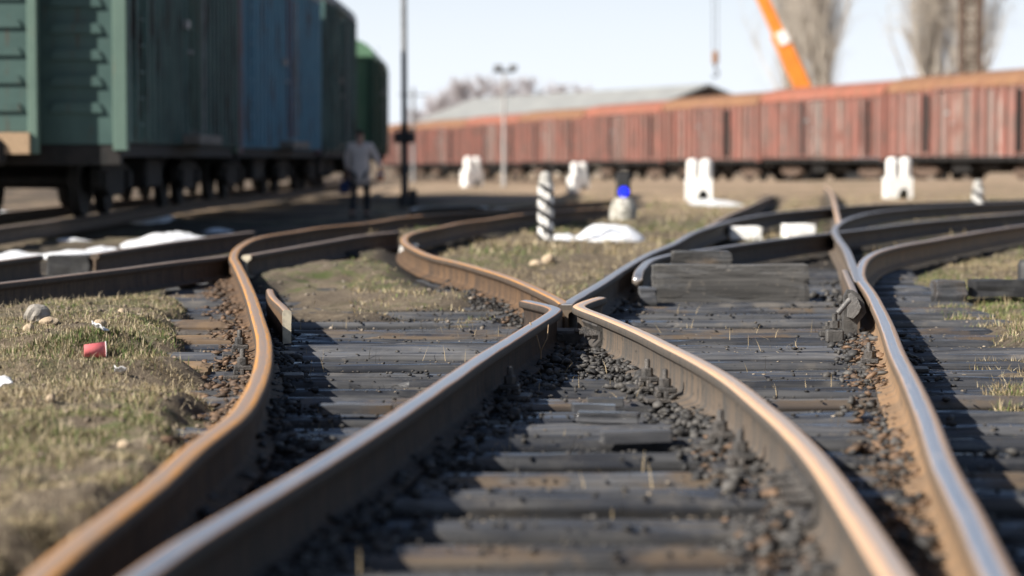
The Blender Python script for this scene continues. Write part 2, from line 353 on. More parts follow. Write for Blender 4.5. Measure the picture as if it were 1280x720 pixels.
# ------------------------------------------------------------------ terrain
allp = np.vstack([v[0] for v in RAILS.values()])[:, :2]
allp = allp[::2]
XL = RAILS['L1'][0]; XR = RAILS['R1'][0]; XO = RAILS['O'][0]; XG = RAILS['G'][0]; XRa = RAILS['Ra'][0]
def fx(L, d):
    o = np.argsort(L[:, 1]); return np.interp(d, L[o, 1], L[o, 0])
def raildist(x, d):
    x = np.asarray(x, float).ravel(); d = np.asarray(d, float).ravel(); out = np.full(len(x), 9.)
    near = np.where((d > 2) & (d < 62) & (np.abs(x) < 16))[0]
    for c in np.array_split(near, max(1, len(near) // 4000)):
        dd = (x[c][:, None] - allp[None, :, 0]) ** 2 + (d[c][:, None] - allp[None, :, 1]) ** 2
        out[c] = np.sqrt(dd.min(1))
    return out
PD = [-60, 0, 40, 47, 55, 62, 73, 80, 92, 190, 400, 2500]
PZ = [-.240, -.240, -.25, -.29, -.29, -.20, .11, -.10, -.45, -1.0, -1.2, -1.2]
PZL = [-.240, -.240, -.29, -.42, -.44, -.43, -.43, -.45, -.46, -1.0, -1.2, -1.2]
def masks(x, d, rd):
    """cinder 0..1 (track bed) and green 0..1"""
    n = fbm(x * 1.7, d * 1.7, 3, 3) - .5
    lo, hi = fx(XL, d), fx(XR, d)
    edge = np.minimum(x - (lo - .05), (hi + .28) - x) + n * .5
    near = smooth(-.12, .15, edge) * smooth(15.2, 13.2, d + n * 2)
    near = np.where(d < 2.5, 0, near)
    # right-hand track beyond the frog
    e2 = np.minimum(x - (fx(XG, d) - .1), (fx(XRa, d) + .5) - x) + n * .5
    t2 = smooth(-.1, .2, e2) * (d > 11.5) * smooth(27, 22, d)
    # left-hand track: cinder with grassy patches
    e3 = np.minimum(x - (fx(XL, d) + .0), (fx(XO, d) - .02) - x)
    t3 = smooth(-.1, .2, e3) * (d > 11.5) * smooth(15.2, 13.6, d + n * 3) * .95
    by = smooth(.42, .15, rd + n * .3)
    by = np.where((x < fx(XL, d)) & (d < 11), smooth(.22, .10, rd + n * .2), by)
    side = smooth(.0, .5, n * 2 + .35) * smooth(.75, .35, x - hi) * (x > hi) * (d < 11.5) * .85
    c = np.maximum.reduce([near, t2, t3, by, side])
    yard = smooth(34, 24, d) * 0
    far_l = smooth(-2.2, -3.2, x - np.interp(d, [0, 30, 80], [-3.4, -.2, 1.2])) * smooth(17, 21, d) * np.where(x < -6, 1., smooth(90, 60, d))
    c = np.maximum(c, far_l * smooth(.25, .6, fbm(x * .9, d * .9, 9)) * .85)
    g = fbm(x * .9 + 4, d * .5, 21, 3) + .26 * smooth(9.3, 8.0, d) * smooth(5.6, 6.6, d) * (x < -.9)
    return np.clip(c, 0, 1), np.clip((g - .42) * 4, 0, 1)
def ground_z(x, d, rd=None, c=None):
    x = np.asarray(x, float); d = np.asarray(d, float)
    z = np.interp(d, PD, PZ); zl = np.interp(d, PD, PZL)
    w = smooth(.6, -.9, x - np.interp(d, [36, 50, 62, 80], [-1.6, -.6, 1.6, 2.0])); z = z * (1 - w) + zl * w
    if rd is None: rd = raildist(x, d).reshape(np.shape(x))
    if c is None: c = masks(x, d, rd)[0]
    bump = (fbm(x * 2.3, d * 2.3, 31, 3) - .5) * .10 * (1 - c) + .035 * (1 - c)
    fine = (fbm(x * 9, d * 9, 41, 3) - .5) * (.03 + .035 * c)
    z = z + (bump + fine) * smooth(70, 30, d) + (fbm(x * .25, d * .25, 51, 2) - .5) * .12 * smooth(28, 45, d)
    # earth and turf heaped over the sleeper ends left of the left rail
    lo = fx(XL, d) - .16 - .5 * fbm(x * 1.1, d * 1.6, 33, 2)
    nl_ = smooth(9.9, 8.9, d); lo = lo + nl_ * .22; va = .35 + .95 * smooth(.35, .6, fbm(x * .9, d * 1.9, 37, 2)); va = va * (1 - nl_) + (.85 + .3 * fbm(x * 2.2, d * 2.2, 38, 2)) * nl_
    z = z + .10 * smooth(.06, -.14, x - lo) * (d > 3.5) * smooth(17, 14, d) * va
    hi = fx(XR, d) + .42 + .5 * fbm(x * 1.3, d * 1.2, 35, 2)
    z = z + .095 * smooth(-.05, .25, x - hi) * (d > 7) * smooth(14, 12, d)
    z = z + .075 * smooth(-.1, .3, np.minimum(x - fx(XL, d), fx(XO, d) - x)) * smooth(13.6, 14.8, d) * (d < 30) * (.5 + smooth(.38, .6, fbm(x * 1.6, d * .9, 39, 2)))
    # mound of weeds beside the red cup
    z = z + .06 * np.exp(-(((x + 1.78) / .30) ** 2 + ((d - 10.35) / .22) ** 2))
    g_ = np.exp(-((x + 2.95) / .9) ** 2 - ((d - 47) / 2.5) ** 2); z = z * (1 - g_) + -.415 * g_
    keep = smooth(.9, .35, rd) * (d > 30) * smooth(44, 38, d); z = np.where((keep > 0) & (g_ < .05), np.maximum(z, -.25 * keep + z * (1 - keep)), z)
    return z
rows = [-60, -30, -12, -5, 0, 1.2, 2.0, 2.5]; d = 2.9
while d < 2400:
    rows.append(d); d += .028 if d < 8 else (d * .0036 if d < 45 else (d * .008 if d < 110 else d * .04))
rows = np.array(rows)
cols = np.concatenate([[-12, -6, -3, -1.7, -1.3], np.linspace(-1.1, 1.1, 300), [1.3, 1.7, 3, 6, 12]])
DD, CC = np.meshgrid(rows, cols, indexing='ij'); XX = CC * (.245 * np.maximum(DD, 0) + 1.1 + .06 * np.minimum(np.abs(DD), 40))
rdg = raildist(XX, DD).reshape(XX.shape); cg, gg = masks(XX, DD, rdg)
ZZ = ground_z(XX, DD, rdg, cg)
nr, nc = XX.shape; i = np.arange(nr - 1)[:, None]; j = np.arange(nc - 1)[None, :]
quads = np.stack([i * nc + j, i * nc + j + 1, (i + 1) * nc + j + 1, (i + 1) * nc + j], -1).reshape(-1, 4)
m = NT('ground')
tnt = m.n('ShaderNodeAttribute', attribute_name='tint'); sp = m.n('ShaderNodeSeparateColor'); m.set(sp, '0', tnt.outputs['Color'])
v = m.coords(rand=False); na = m.noise(v, 3., 6, .65); nb = m.noise(v, 26, 5, .7); ncc = m.noise(v, 90, 4, .7); nl = m.noise(v, .35, 4, .6)
soil = m.mix(m.ramp(na, .35, .65), (.10, .078, .056), (.165, .13, .092))
soil = m.mix(m.ramp(nb, .5, .68), soil, (.25, .205, .145))
soil = m.mix(m.math('MULTIPLY', m.ramp(m.noise(v, 5, 5, .7), .45, .62), sp.outputs[1]), soil, (.085, .105, .035))
cin = m.mix(m.ramp(nb, .35, .65), (.017, .016, .0155), (.045, .039, .034))
cin = m.mix(m.ramp(na, .55, .75), cin, (.06, .042, .028))
far = m.mix(m.ramp(nl, .4, .6), (.36, .26, .18), (.25, .185, .125))
far = m.mix(m.ramp(na, .52, .7), far, (.17, .15, .07))
base = m.mix(sp.outputs[2], soil, far)
m.p('Base Color', m.mix(sp.outputs[0], base, cin)); m.p('Roughness', .9); m.p('Specular IOR Level', .25)
m.p('Normal', m.bump(m.math('ADD', nb, ncc), .7, .02))
g = npmesh('ground', np.stack([XX, DD, ZZ], -1).reshape(-1, 3), quads, m.m, np.stack([cg, gg, smooth(36, 52, DD)], -1).reshape(-1, 3), smooth_=True)
tag(g, kind='structure')
SLP = []   # footprints of the sleepers: stones lie on them
def surf_z(x, d):
    z = ground_z(x, d)
    for (x0, x1, dc, hw, tp) in SLP:
        k = (np.abs(d - dc) < hw) & (x > x0) & (x < x1); z[k] = np.maximum(z[k], tp)
    return z
def gz(x, d): return float(ground_z(np.array([x]), np.array([d]))[0])
def hit(px, py, d0=3., d1=120.):
    a, b, c = ray(px, py); ds = np.arange(d0, d1, .05); zs = CZ + c / b * ds; gzv = ground_z(a / b * ds, ds)
    k = np.argmax(zs < gzv); k = k if k else len(ds) - 1
    return (a / b * ds[k], ds[k], float(gzv[k]))
# ------------------------------------------------------------------ sleepers
TOP = -.182
def sleeper(x0, x1, d, label, mat='sleeper', group='timber sleepers under the rails', w=.215, top=TOP, skew=0., cap=False):
    SLP.append((x0, x1, d, w / 2, top)); L = x1 - x0; nx = max(8, int(L / .05)); sd = random.randint(0, 9999); hw = w / 2
    w = w * random.uniform(.86, 1.14); hw = w / 2
    inner = np.linspace(-hw + .024, hw - .024, 15)
    prof = [(-hw, -.15), (-hw, -.03), (-hw + .007, -.009), (-hw + .016, -.001)] + [(q, 0.) for q in inner] + [(hw - .016, -.001), (hw - .007, -.009), (hw, -.03), (hw, -.15)]
    k = len(prof); xs = np.linspace(-L / 2, L / 2, nx); V = []; pr = np.array(prof); nt_ = k - 4
    splits = [(random.uniform(-hw * .75, hw * .75), random.uniform(-L / 2, L / 2), random.uniform(.3, 1.3), random.uniform(.012, .03)) for _ in range(7)]
    for q, x in enumerate(xs):
        yy = pr[:, 0].copy(); zz = pr[:, 1].copy(); Y = yy[2:-2]
        zz[2:-2] += (vnoise(np.full(nt_, x * .9), Y * 34 + 7, sd) - .5) * .020 + (vnoise(np.full(nt_, x * 4.), Y * 80, sd + 3) - .5) * .009
        for (sy, sx, sl_, sdp) in splits:
            f_ = max(0., 1 - ((x - sx) / sl_) ** 2); cy = sy + .012 * math.sin(x * 2 + sx); zz[2:-2] -= sdp * f_ * np.exp(-((Y - cy) / .007) ** 2)
        yy += (vnoise(np.full(k, x * 2.2), zz * 9, sd + 5) - .5) * .018
        zz += (vnoise(np.array([x * .8]), np.array([.3]), sd + 9)[0] - .5) * .02
        chip = vnoise(np.array([x * 3.1]), np.array([2.2]), sd + 11)[0]
        if chip > .66: zz[1:6] -= (chip - .66) * .12 * np.array([.6, 1, 1, .7, .3])
        xo = np.full(k, x)
        if q == 0 or q == nx - 1: xo += (vnoise(yy * 25, zz * 25, sd + 13) - .5) * .06; zz[2:-2] -= .012
        V += [(a, b, c) for a, b, c in zip(xo, yy, zz)]
    fs = [(a * k + b, a * k + b + 1, (a + 1) * k + b + 1, (a + 1) * k + b) for a in range(nx - 1) for b in range(k - 1)]
    fs += [tuple(range(k)), tuple(range((nx - 1) * k, nx * k))[::-1]]
    mb = MB(); mb.add(V, fs, 0, False); o = mb.build('sleeper', M[mat]); o.location = ((x0 + x1) / 2, d, top); o.rotation_euler.z = skew
    return tag(o, label, 'sleeper', group)
# fully shared timbers in front of the frog
SP = []
dd = 13.35; kk = 0
while dd > 3.5:
    SP.append(dd); dd -= .455 + random.uniform(-.03, .03)
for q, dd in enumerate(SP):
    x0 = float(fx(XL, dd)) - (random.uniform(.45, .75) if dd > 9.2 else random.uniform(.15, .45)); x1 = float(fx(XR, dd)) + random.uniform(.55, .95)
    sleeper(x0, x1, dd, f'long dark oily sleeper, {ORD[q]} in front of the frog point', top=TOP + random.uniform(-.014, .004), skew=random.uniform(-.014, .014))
# right-hand track behind the frog
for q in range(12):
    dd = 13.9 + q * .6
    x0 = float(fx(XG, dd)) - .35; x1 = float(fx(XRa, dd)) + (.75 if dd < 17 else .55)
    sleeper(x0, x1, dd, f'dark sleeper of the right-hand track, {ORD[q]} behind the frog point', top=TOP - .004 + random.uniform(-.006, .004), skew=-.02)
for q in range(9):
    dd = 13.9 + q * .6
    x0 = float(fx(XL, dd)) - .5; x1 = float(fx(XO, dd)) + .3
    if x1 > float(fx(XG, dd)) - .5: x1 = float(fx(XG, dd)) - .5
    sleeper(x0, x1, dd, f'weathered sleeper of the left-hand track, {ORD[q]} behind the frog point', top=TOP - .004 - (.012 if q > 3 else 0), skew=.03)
# brown sleeper ends left of the orange rail
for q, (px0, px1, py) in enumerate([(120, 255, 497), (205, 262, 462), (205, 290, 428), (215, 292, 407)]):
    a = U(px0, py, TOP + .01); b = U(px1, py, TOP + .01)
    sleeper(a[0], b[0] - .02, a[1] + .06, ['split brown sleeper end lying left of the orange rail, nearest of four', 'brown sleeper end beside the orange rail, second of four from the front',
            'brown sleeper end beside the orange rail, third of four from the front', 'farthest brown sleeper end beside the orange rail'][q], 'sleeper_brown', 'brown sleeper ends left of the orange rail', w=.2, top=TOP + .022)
# ------------------------------------------------------------------ fastenings: parts of the rails
def clip_meshes():
    p = MB().box(-.17, .17, -.075, .075, -.004, .014, bev=.004)
    p.box(.082, .098, -.07, .07, .014, .040, bev=.003)
    c = MB().box(.045, .125, -.035, .035, .03, .052, bev=.005); c.box(.105, .128, -.035, .035, .014, .032, bev=.003)
    b = MB().lathe([(.012, .014), (.012, .115), (.009, .122)], 10, loc=(.088, 0, 0)); b.lathe([(.024, .056), (.024, .082), (.020, .086)], 6, loc=(.088, 0, 0), sm=False); b.lathe([(.03, .050), (.03, .056)], 12, loc=(.088, 0, 0))
    return p, c, b
_p, _c, _b = clip_meshes()
P0 = _p.build('base_plate', M['iron_dark']); C0 = _c.build('rail_clip', M['iron_dark']); B0 = _b.build('clip_bolt', M['iron_dark'])
first = True
def fasten(key, side, dlist, z=-.176, mat=None):
    global first
    L, N, o = RAILS[key]; base = o.location
    for d_ in dlist:
        k = int(np.argmin(np.abs(L[:, 1] - d_))); n = N[k] * side; ang = math.atan2(n[1], n[0])
        pl, cl, bo = (P0, C0, B0) if first else (P0.copy(), C0.copy(), B0.copy())
        if not first:
            for q in (pl, cl, bo): COL.objects.link(q)
        first = False
        pl.parent = o; pl.location = (L[k, 0] - base.x, L[k, 1] - base.y, z - base.z + L[k, 2]); pl.rotation_euler = (0, 0, ang)
        cl.parent = pl; bo.parent = pl; cl.location = bo.location = (0, 0, 0)
near = [q for q in SP if 4.2 < q < 12.2]
def pick(lo, hi, st=1): return [q for q in SP if lo < q < hi][::st]
fasten('B', -1, [9.75, 9.28, 7.75, 7.2]); fasten('R1', -1, [10.6]); fasten('A', 1, [9.4]); fasten('L1', -1, [10.3, 11.4])
# fishplate joint on the tan rail next to the frog
def fishplate(key, side, d_, L_=.42, bolts=3):
    L, N, o = RAILS[key]; k = int(np.argmin(np.abs(L[:, 1] - d_))); n = N[k] * side; ang = math.atan2(n[1], n[0]); base = o.location
    mb = MB().prism([(.012, -.05), (.034, -.042), (.038, -.05), (.022, -.075), (.022, -.115), (.05, -.146), (.048, -.155), (.012, -.142)], -L_ / 2, L_ / 2)
    fp = mb.build('joint_bar', M['iron_dark'], o, (L[k, 0] - base.x, L[k, 1] - base.y, 0)); fp.rotation_euler = (0, 0, ang)
    for q in range(bolts):
        y = (q - (bolts - 1) / 2) * L_ / bolts
        b = MB(); b.tube([(.02, 0, 0), (.050, 0, 0)], .022, 6, sm=False); b.tube([(.05, 0, 0), (.085, 0, 0)], .012, 8)
        b.build('joint_bolt', M['iron_dark'], fp, (0, y, -.095))
fishplate('B', -1, 11.75); fishplate('A', -1, 11.6); fishplate('B', -1, 6.2, .6, 4)
# spacer block under the frog gap, spiked baseplate
xg, dg, _ = U(712, 386)
fb = thing('frog_block', 'dark cast block with bolts filling the gap under the frog point', 'frog block', (xg, dg, -.18))
MB().box(-.10, .13, -.10, .14, 0, .075, bev=.012).build('spacer', M['iron_dark'], fb)
MB().box(-.35, .38, -.12, .2, -.004, .012, bev=.003).build('sole_plate', M['iron'], fb)
for q in (-.05, .07):
    MB().tube([(q, -.10, .045), (q, -.15, .045)], .02, 6, sm=False).build('bolt', M['iron_dark'], fb)
# flared check rail on the right with bracket
cr = rail('CR', None, 'rail_old', 'dark check rail with a flared end beside the shiny right rail', .05, 1, 0,
     pts=[at(1070, 380, 12.75), at(1070, 372, 13.0), at(1066, 360, 13.9), at(1062, 350, 14.8), at(1056, 337, 16.2)], name='check_rail', cat='check rail', prof=BAR)
def pl(px, py, d): q = at(px, py, d); b_ = cr.location; return (q[0] - b_.x, q[2] - b_.z)
poly = [pl(a, b, 12.62) for a, b in ((1054, 402), (1056, 370), (1060, 362.5), (1067, 363), (1074, 368), (1080, 378), (1083, 391), (1078, 397), (1072, 405), (1071, 427), (1056, 427))]
MB().prism(poly, 12.62 - cr.location.y, 12.68 - cr.location.y).build('flared_end', M['iron_grey'], cr)
poly = [pl(a, b, 12.6) for a, b in ((1059, 396), (1061, 368), (1064, 366), (1071, 372), (1076, 384), (1072, 392), (1066, 398))]
MB().prism(poly, 12.585 - cr.location.y, 12.617 - cr.location.y).build('flare_face', M['iron_pale'], cr)
q0, q1 = pl(1047, 392, 12.5), pl(1063, 375, 12.5)
mb = MB(); mb.tube([(q0[0], 12.5 - cr.location.y, q0[1]), (q1[0], 12.53 - cr.location.y, q1[1])], .014, 8); mb.build('tie_bar', M['iron_pale'], cr)
for px, py, h in ((1043, 427, .15), (1052, 416, .16), (1034, 420, .08)):
    q = U(px, py, -.185); mb = MB(); b_ = cr.location
    mb.box(-.045, .045, -.035, .035, 0, h * .45, bev=.008); mb.build('bracket', M['iron_grey'], cr, (q[0] - b_.x, q[1] - b_.y, -.19 - b_.z))
    mb = MB(); mb.lathe([(.014, h * .4), (.014, h)], 8); mb.lathe([(.026, h * .5), (.026, h * .75)], 6, sm=False); mb.build('bolt', M['iron_grey'], cr, (q[0] - b_.x, q[1] - b_.y, -.19 - b_.z))
# end clamp of the down-turned rail
# ------------------------------------------------------------------ loose things in the track
def boxy(name, x0, x1, d0, d1, z0, z1, mat, label, cat, rz=0, tilt=0, roll=0, bev=.008, sd=0, group=None):
    """a rough sawn piece of timber or stone: a gridded box with worn, uneven faces"""
    bm = bmesh.new(); bmesh.ops.create_cube(bm, size=1)
    bmesh.ops.bevel(bm, geom=list(bm.edges), offset=.03, segments=1, affect='EDGES')
    bmesh.ops.subdivide_edges(bm, edges=list(bm.edges), cuts=5, use_grid_fill=True)
    lx, ly, lz = x1 - x0, d1 - d0, z1 - z0
    for q in bm.verts:
        p = Vector((q.co.x * lx, q.co.y * ly, q.co.z * lz)); 
        w = [float(vnoise(np.array([p.x * 9 + k * 5.1 + sd]), np.array([p.z * 30 + p.y * 17]), 61 + k)[0]) - .5 for k in range(3)]
        q.co = p + Vector((w[0] * .03, w[1] * .016, w[2] * .014)) * min(1, 8 * min(lx, lz, ly))
    me = bpy.data.meshes.new(name); bm.to_mesh(me); bm.free(); me.materials.append(mat)
    o = link(name, me, None, ((x0 + x1) / 2, (d0 + d1) / 2, (z0 + z1) / 2)); o.rotation_euler = (roll, tilt, rz)
    return tag(o, label, cat, group)
a = U(816, 377, -.19); b = U(1011, 377, -.19)
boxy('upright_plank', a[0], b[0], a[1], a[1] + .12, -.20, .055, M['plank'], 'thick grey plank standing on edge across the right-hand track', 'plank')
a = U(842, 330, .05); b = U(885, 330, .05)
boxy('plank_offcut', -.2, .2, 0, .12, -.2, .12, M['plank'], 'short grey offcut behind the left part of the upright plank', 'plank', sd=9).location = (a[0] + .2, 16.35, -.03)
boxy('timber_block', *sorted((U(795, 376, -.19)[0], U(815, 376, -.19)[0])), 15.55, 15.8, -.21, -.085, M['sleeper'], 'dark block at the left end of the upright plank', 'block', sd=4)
a = U(54, 336, -.16); b = U(116, 334, -.16)
boxy('joint_block', a[0], b[0], 20.2, 20.38, -.26, -.055, M['black_paint'], 'black block filling the gap between two brown rail ends at left', 'block', sd=23)
# black baulk and post at right edge
a = U(1166, 379, -.2); b = U(1300, 379, -.2)
boxy('timber_baulk', a[0] + .25, b[0] + .1, a[1] - .05, a[1] + .12, -.16, -.045, M['black_paint'], 'black beam lying in the grass near the right edge', 'beam', rz=.03, sd=14)
boxy('black_block', a[0], a[0] + .2, a[1] - .12, a[1] + .1, -.22, -.05, M['sleeper'], 'square black block at the left end of the black beam', 'block', sd=17)
pz = U(1277, 372, -.2)
bp = thing('short_post', 'short black round post at the right edge beside the black beam', 'post', (pz[0] + .03, pz[1], -.25))
MB().lathe([(.06, 0), (.06, .27), (.045, .31), (.0, .315)], 16).build('shaft', M['black_paint'], bp)
MB().lathe([(.066, .14), (.066, .17)], 16).build('band', M['iron_dark'], bp)
# splinters lying on the sleepers in front of the tan rail
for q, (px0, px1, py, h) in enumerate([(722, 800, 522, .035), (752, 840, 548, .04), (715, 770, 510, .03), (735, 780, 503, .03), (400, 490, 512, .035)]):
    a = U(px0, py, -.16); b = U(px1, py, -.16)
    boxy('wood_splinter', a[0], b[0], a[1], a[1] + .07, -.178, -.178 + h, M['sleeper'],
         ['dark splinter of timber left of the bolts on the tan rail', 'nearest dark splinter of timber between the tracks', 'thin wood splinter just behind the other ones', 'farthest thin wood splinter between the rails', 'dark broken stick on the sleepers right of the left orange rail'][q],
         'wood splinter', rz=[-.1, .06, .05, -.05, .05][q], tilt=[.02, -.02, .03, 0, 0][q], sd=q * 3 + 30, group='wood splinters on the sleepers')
# cup
c = hit(120, 450); cp = thing('paper_cup', 'red paper cup lying on its side in the grass', 'cup', (c[0] - .005, c[1], c[2] + .033)); cp.rotation_euler = (R(90), 0, R(96))
mb = MB(); n = 24
mb.lathe([(.026, -.042), (.0345, .046)], n); cp_o = mb
body = MB(); prof = [(.0255, -.043), (.0345, .046), (.033, .046), (.0245, -.040)]
vs = [(r * math.cos(2 * math.pi * j / n), r * math.sin(2 * math.pi * j / n), z) for r, z in prof for j in range(n)]
body.add(vs, [(i * n + j, i * n + (j + 1) % n, (i + 1) * n + (j + 1) % n, (i + 1) * n + j) for i in range(3) for j in range(n)], 0, True); body.add(vs[:n], [tuple(range(n))])
body.build('cup_wall', M['cup_red'], cp)
rim = MB(); rim.tube([(.0345 * math.cos(t), .0345 * math.sin(t), .046) for t in np.linspace(0, 2 * math.pi, 25)], .0022, 6, cap=False); rim.build('rim', M['cup_white'], cp)
cp.rotation_euler = (0, R(88), R(12))
# stones in the grass
def stone(px, py, w, h, mat, label, name='stone', cat='stone', sd=0, group='loose stones in the grass'):
    c = hit(px, py); bm = bmesh.new(); bmesh.ops.create_icosphere(bm, subdivisions=3, radius=1)
    for q in bm.verts:
        p = q.co * 1.0; f = .78 + .45 * float(fbm(np.array([p.x * 1.6 + sd * 3.3 + p.z]), np.array([p.y * 1.6 + p.z * 1.3]), 71, 3)[0])
        q.co = Vector((p.x * w / 2 * f, p.y * w * .4 * f, max(p.z, -.5) * h / 2 * f))
    me = bpy.data.meshes.new(name); bm.to_mesh(me); bm.free(); me.materials.append(M[mat])
    o = link(name, me, None, (c[0], c[1], c[2] + h * .2)); o.rotation_euler.z = sd * 1.3
    return tag(o, label, cat, group)
stone(47, 402, .15, .12, 'rock', 'largest grey stone in the grass at left', sd=1)
stone(61, 408, .11, .055, 'rock_tan', 'flat tan stone in front of the largest grey stone', sd=2)
stone(36, 414, .06, .05, 'rock_tan', 'small tan stone left of the flat tan one', sd=3)
stone(152, 392, .05, .04, 'rock_tan', 'small pale stone well behind the red cup', sd=4)
stone(124, 408, .07, .04, 'rock_tan', 'brownish flat stone behind the red cup', sd=5)
stone(63, 503, .04, .04, 'rock_tan', 'little round tan stone in front of the weed mound', sd=6)
stone(670, 332, .12, .07, 'rock_tan', 'tan stone in the grass in front of the striped post', sd=7)
stone(686, 329, .14, .11, 'rock_tan', 'larger tan stone right of the other stone below the striped post', sd=8)
stone(155, 560, .045, .03, 'rock_tan', 'pale stone near the left orange rail at lower left', sd=9)
def scrap(px, py, w, h, label, sd):
    c = hit(px, py); mb = MB(); k = 7
    vs = []; 
    for a in range(k):
        for b in range(k):
            x = (a / (k - 1) - .5) * w; y = (b / (k - 1) - .5) * h; vs.append((x, y, .012 + .02 * float(vnoise(np.array([x * 60 + sd]), np.array([y * 60]), 5)[0])))
    mb.add(vs, [(a * k + b, (a + 1) * k + b, (a + 1) * k + b + 1, a * k + b + 1) for a in range(k - 1) for b in range(k - 1)], 0, True)
    o = mb.build('paper_scrap', M['paper']); o.location = (c[0], c[1], c[2] + .012); o.rotation_euler = (R(28), R(-8), sd)
    md = o.modifiers.new('thick', 'SOLIDIFY'); md.thickness = .002
    return tag(o, label, 'litter', 'white scraps of litter')
scrap(5, 487, .06, .05, 'white scrap of paper at the left edge beside the weed mound', .4)
scrap(262, 377, .07, .07, 'white scrap beside the left orange rail', 1.2)
scrap(122, 420, .09, .05, 'crumpled pale wrapper lying just behind the red cup', 2.2)
scrap(150, 474, .05, .04, 'small white scrap right of the weed mound', 3.2)
a = U(768, 404, -.02); wl = thing('wire_loop', 'thin loop of wire lying against the tan rail near the frog', 'wire', (a[0] + .06, a[1] + .05, -.18))
mb = MB(); mb.tube([(-.06, 0, .0), (-.05, .01, .13), (-.02, .0, .15), (.06, -.02, .13), (.12, -.04, .08), (.13, -.04, 0)], .005, 6); mb.build('strand', M['iron_pale'], wl)
a = U(676, 455, -.18); tw = MB(); tw.tube([(0, 0, 0), (.0, .01, .08), (-.02, 0, .15), (-.05, .01, .21)], .004, 5); tw.tube([(-.0, .01, .08), (.03, 0, .14), (.035, 0, .2)], .003, 5); tw.tube([(-.02, 0, .15), (-.07, 0, .17)], .0025, 5)
o = tw.build('dry_twig', M['wood_pale']); o.location = (a[0], a[1], -.2); tag(o, 'dry forked weed stem standing beside the polished rail before the frog', 'weed')
# ------------------------------------------------------------------ gravel (stuff)
ICO = None
def ico(sub):
    bm = bmesh.new(); bmesh.ops.create_icosphere(bm, subdivisions=sub, radius=1); bm.verts.index_update()
    v = np.array([q.co[:] for q in bm.verts]); f = np.array([[q.index for q in p.verts] for p in bm.faces]); bm.free(); return v, f
IV, IF = ico(1)
def stones(name, x, d, size, tint, flat=.55, lift=.15, label=None, bank=False):
    n = len(x); z = surf_z(x, d)
    if bank:
        r_ = raildist(x, d); z = np.maximum(z, -.172 - .25 * np.maximum(r_ - .075, 0) + rng.normal(0, .008, n))
    V = IV[None] * (1 + .95 * (rng.random((n, len(IV))) - .5))[:, :, None]
    sc_ = np.stack([size * rng.uniform(.7, 1.35, n), size * rng.uniform(.6, 1.1, n), size * flat * rng.uniform(.6, 1.3, n)], 1)
    V = V * sc_[:, None, :]
    th = rng.uniform(0, 6.28, n); c, s = np.cos(th)[:, None], np.sin(th)[:, None]
    tl = rng.normal(0, .35, n)[:, None]
    X, Y, Z = V[..., 0], V[..., 1], V[..., 2]
    Y, Z = Y * np.cos(tl) - Z * np.sin(tl), Y * np.sin(tl) + Z * np.cos(tl)
    X, Y = X * c - Y * s, X * s + Y * c
    V = np.stack([X + x[:, None], Y + d[:, None], Z + (z + size * lift)[:, None]], -1).reshape(-1, 3)
    Fc = (IF[None] + (np.arange(n) * len(IV))[:, None, None]).reshape(-1, 3)
    o = npmesh(name, V, Fc, M['stones'], np.repeat(tint, len(IV), 0)); return tag(o, label, 'gravel', kind='stuff')
def tints(n, a, b):
    t = rng.random((n, 1)); return (np.array(a) * (1 - t) + np.array(b) * t) * rng.uniform(.65, 1.35, (n, 1))
# fine cinders over the bed
n = 60000; dd = 4.2 + 12.5 * rng.random(n) ** 1.15; xx = fx(XL, dd) + (fx(XR, dd) + .3 - fx(XL, dd)) * rng.random(n)
rd_ = raildist(xx, dd); cm = masks(xx, dd, rd_)[0]; ons = np.zeros(n, bool)
for (a0, a1, dc, hw, tp) in SLP: ons |= (np.abs(dd - dc) < hw) & (xx > a0) & (xx < a1)
keep = (cm > .5) & (~ons | (rng.random(n) < .10)) & (rng.random(n) < .35 + .65 * fbm(xx * 2, dd * 2, 81)) & (rd_ > .03)
xx, dd = xx[keep], dd[keep]
stones('cinder_gravel', xx, dd, rng.uniform(.004, .011, len(xx)) * (1 + .02 * dd), tints(len(xx), (.022, .022, .023), (.06, .055, .05)), .6, .3, 'fine black cinders between the sleepers')
# stones heaped along the rails
def along(key, side, d0, d1, n, off=(.05, .20), pw=1.2):
    L, N, _ = RAILS[key]; m_ = np.where((L[:, 1] > d0) & (L[:, 1] < d1))[0]; k = rng.choice(m_, n); o = off[0] + (off[1] - off[0]) * rng.random(n) ** 1.9
    return L[k, 0] + N[k, 0] * side * o + rng.normal(0, .02, n), L[k, 1] + N[k, 1] * side * o + rng.normal(0, .03, n), o
def heap(specs, name, ta, tb, smin, smax, label, flat=.6):
    X, D, Z = [], [], []
    for key, side, d0, d1, n, off in specs:
        x, d, o = along(key, side, d0, d1, n, off); X.append(x); D.append(d)
    X = np.concatenate(X); D = np.concatenate(D); k = rng.random(len(X)) < .18 + 1.1 * smooth(.36, .62, fbm(X * 1.8, D * 1.5, 131, 3)); X, D = X[k], D[k]; n = len(X); sz = smin + (smax - smin) * rng.random(n) ** 2.2 * np.where(rng.random(n) < .06, 1.7, 1.)
    stones(name, X, D, sz, tints(n, ta, tb), flat, .5, label, True)
heap([('B', -1, 4.5, 11.6, 2700, (.045, .23)), ('A', 1, 5, 12, 2300, (.045, .22)), ('L1', 1, 5, 15, 2300, (.045, .22)), ('A', -1, 10.5, 12.6, 300, (.06, .25)), ('O', -1, 12.6, 18, 900, (.05, .28)), ('R1', -1, 4.5, 12.8, 1500, (.05, .24)), ('R1', 1, 5, 13, 500, (.06, .3)), ('G', 1, 13, 18, 200, (.06, .3)), ('Ra', -1, 14.5, 18.5, 500, (.06, .4))],
     'dark_ballast', (.022, .022, .023), (.08, .075, .07), .004, .024, 'dark grey broken stones heaped along the rails')
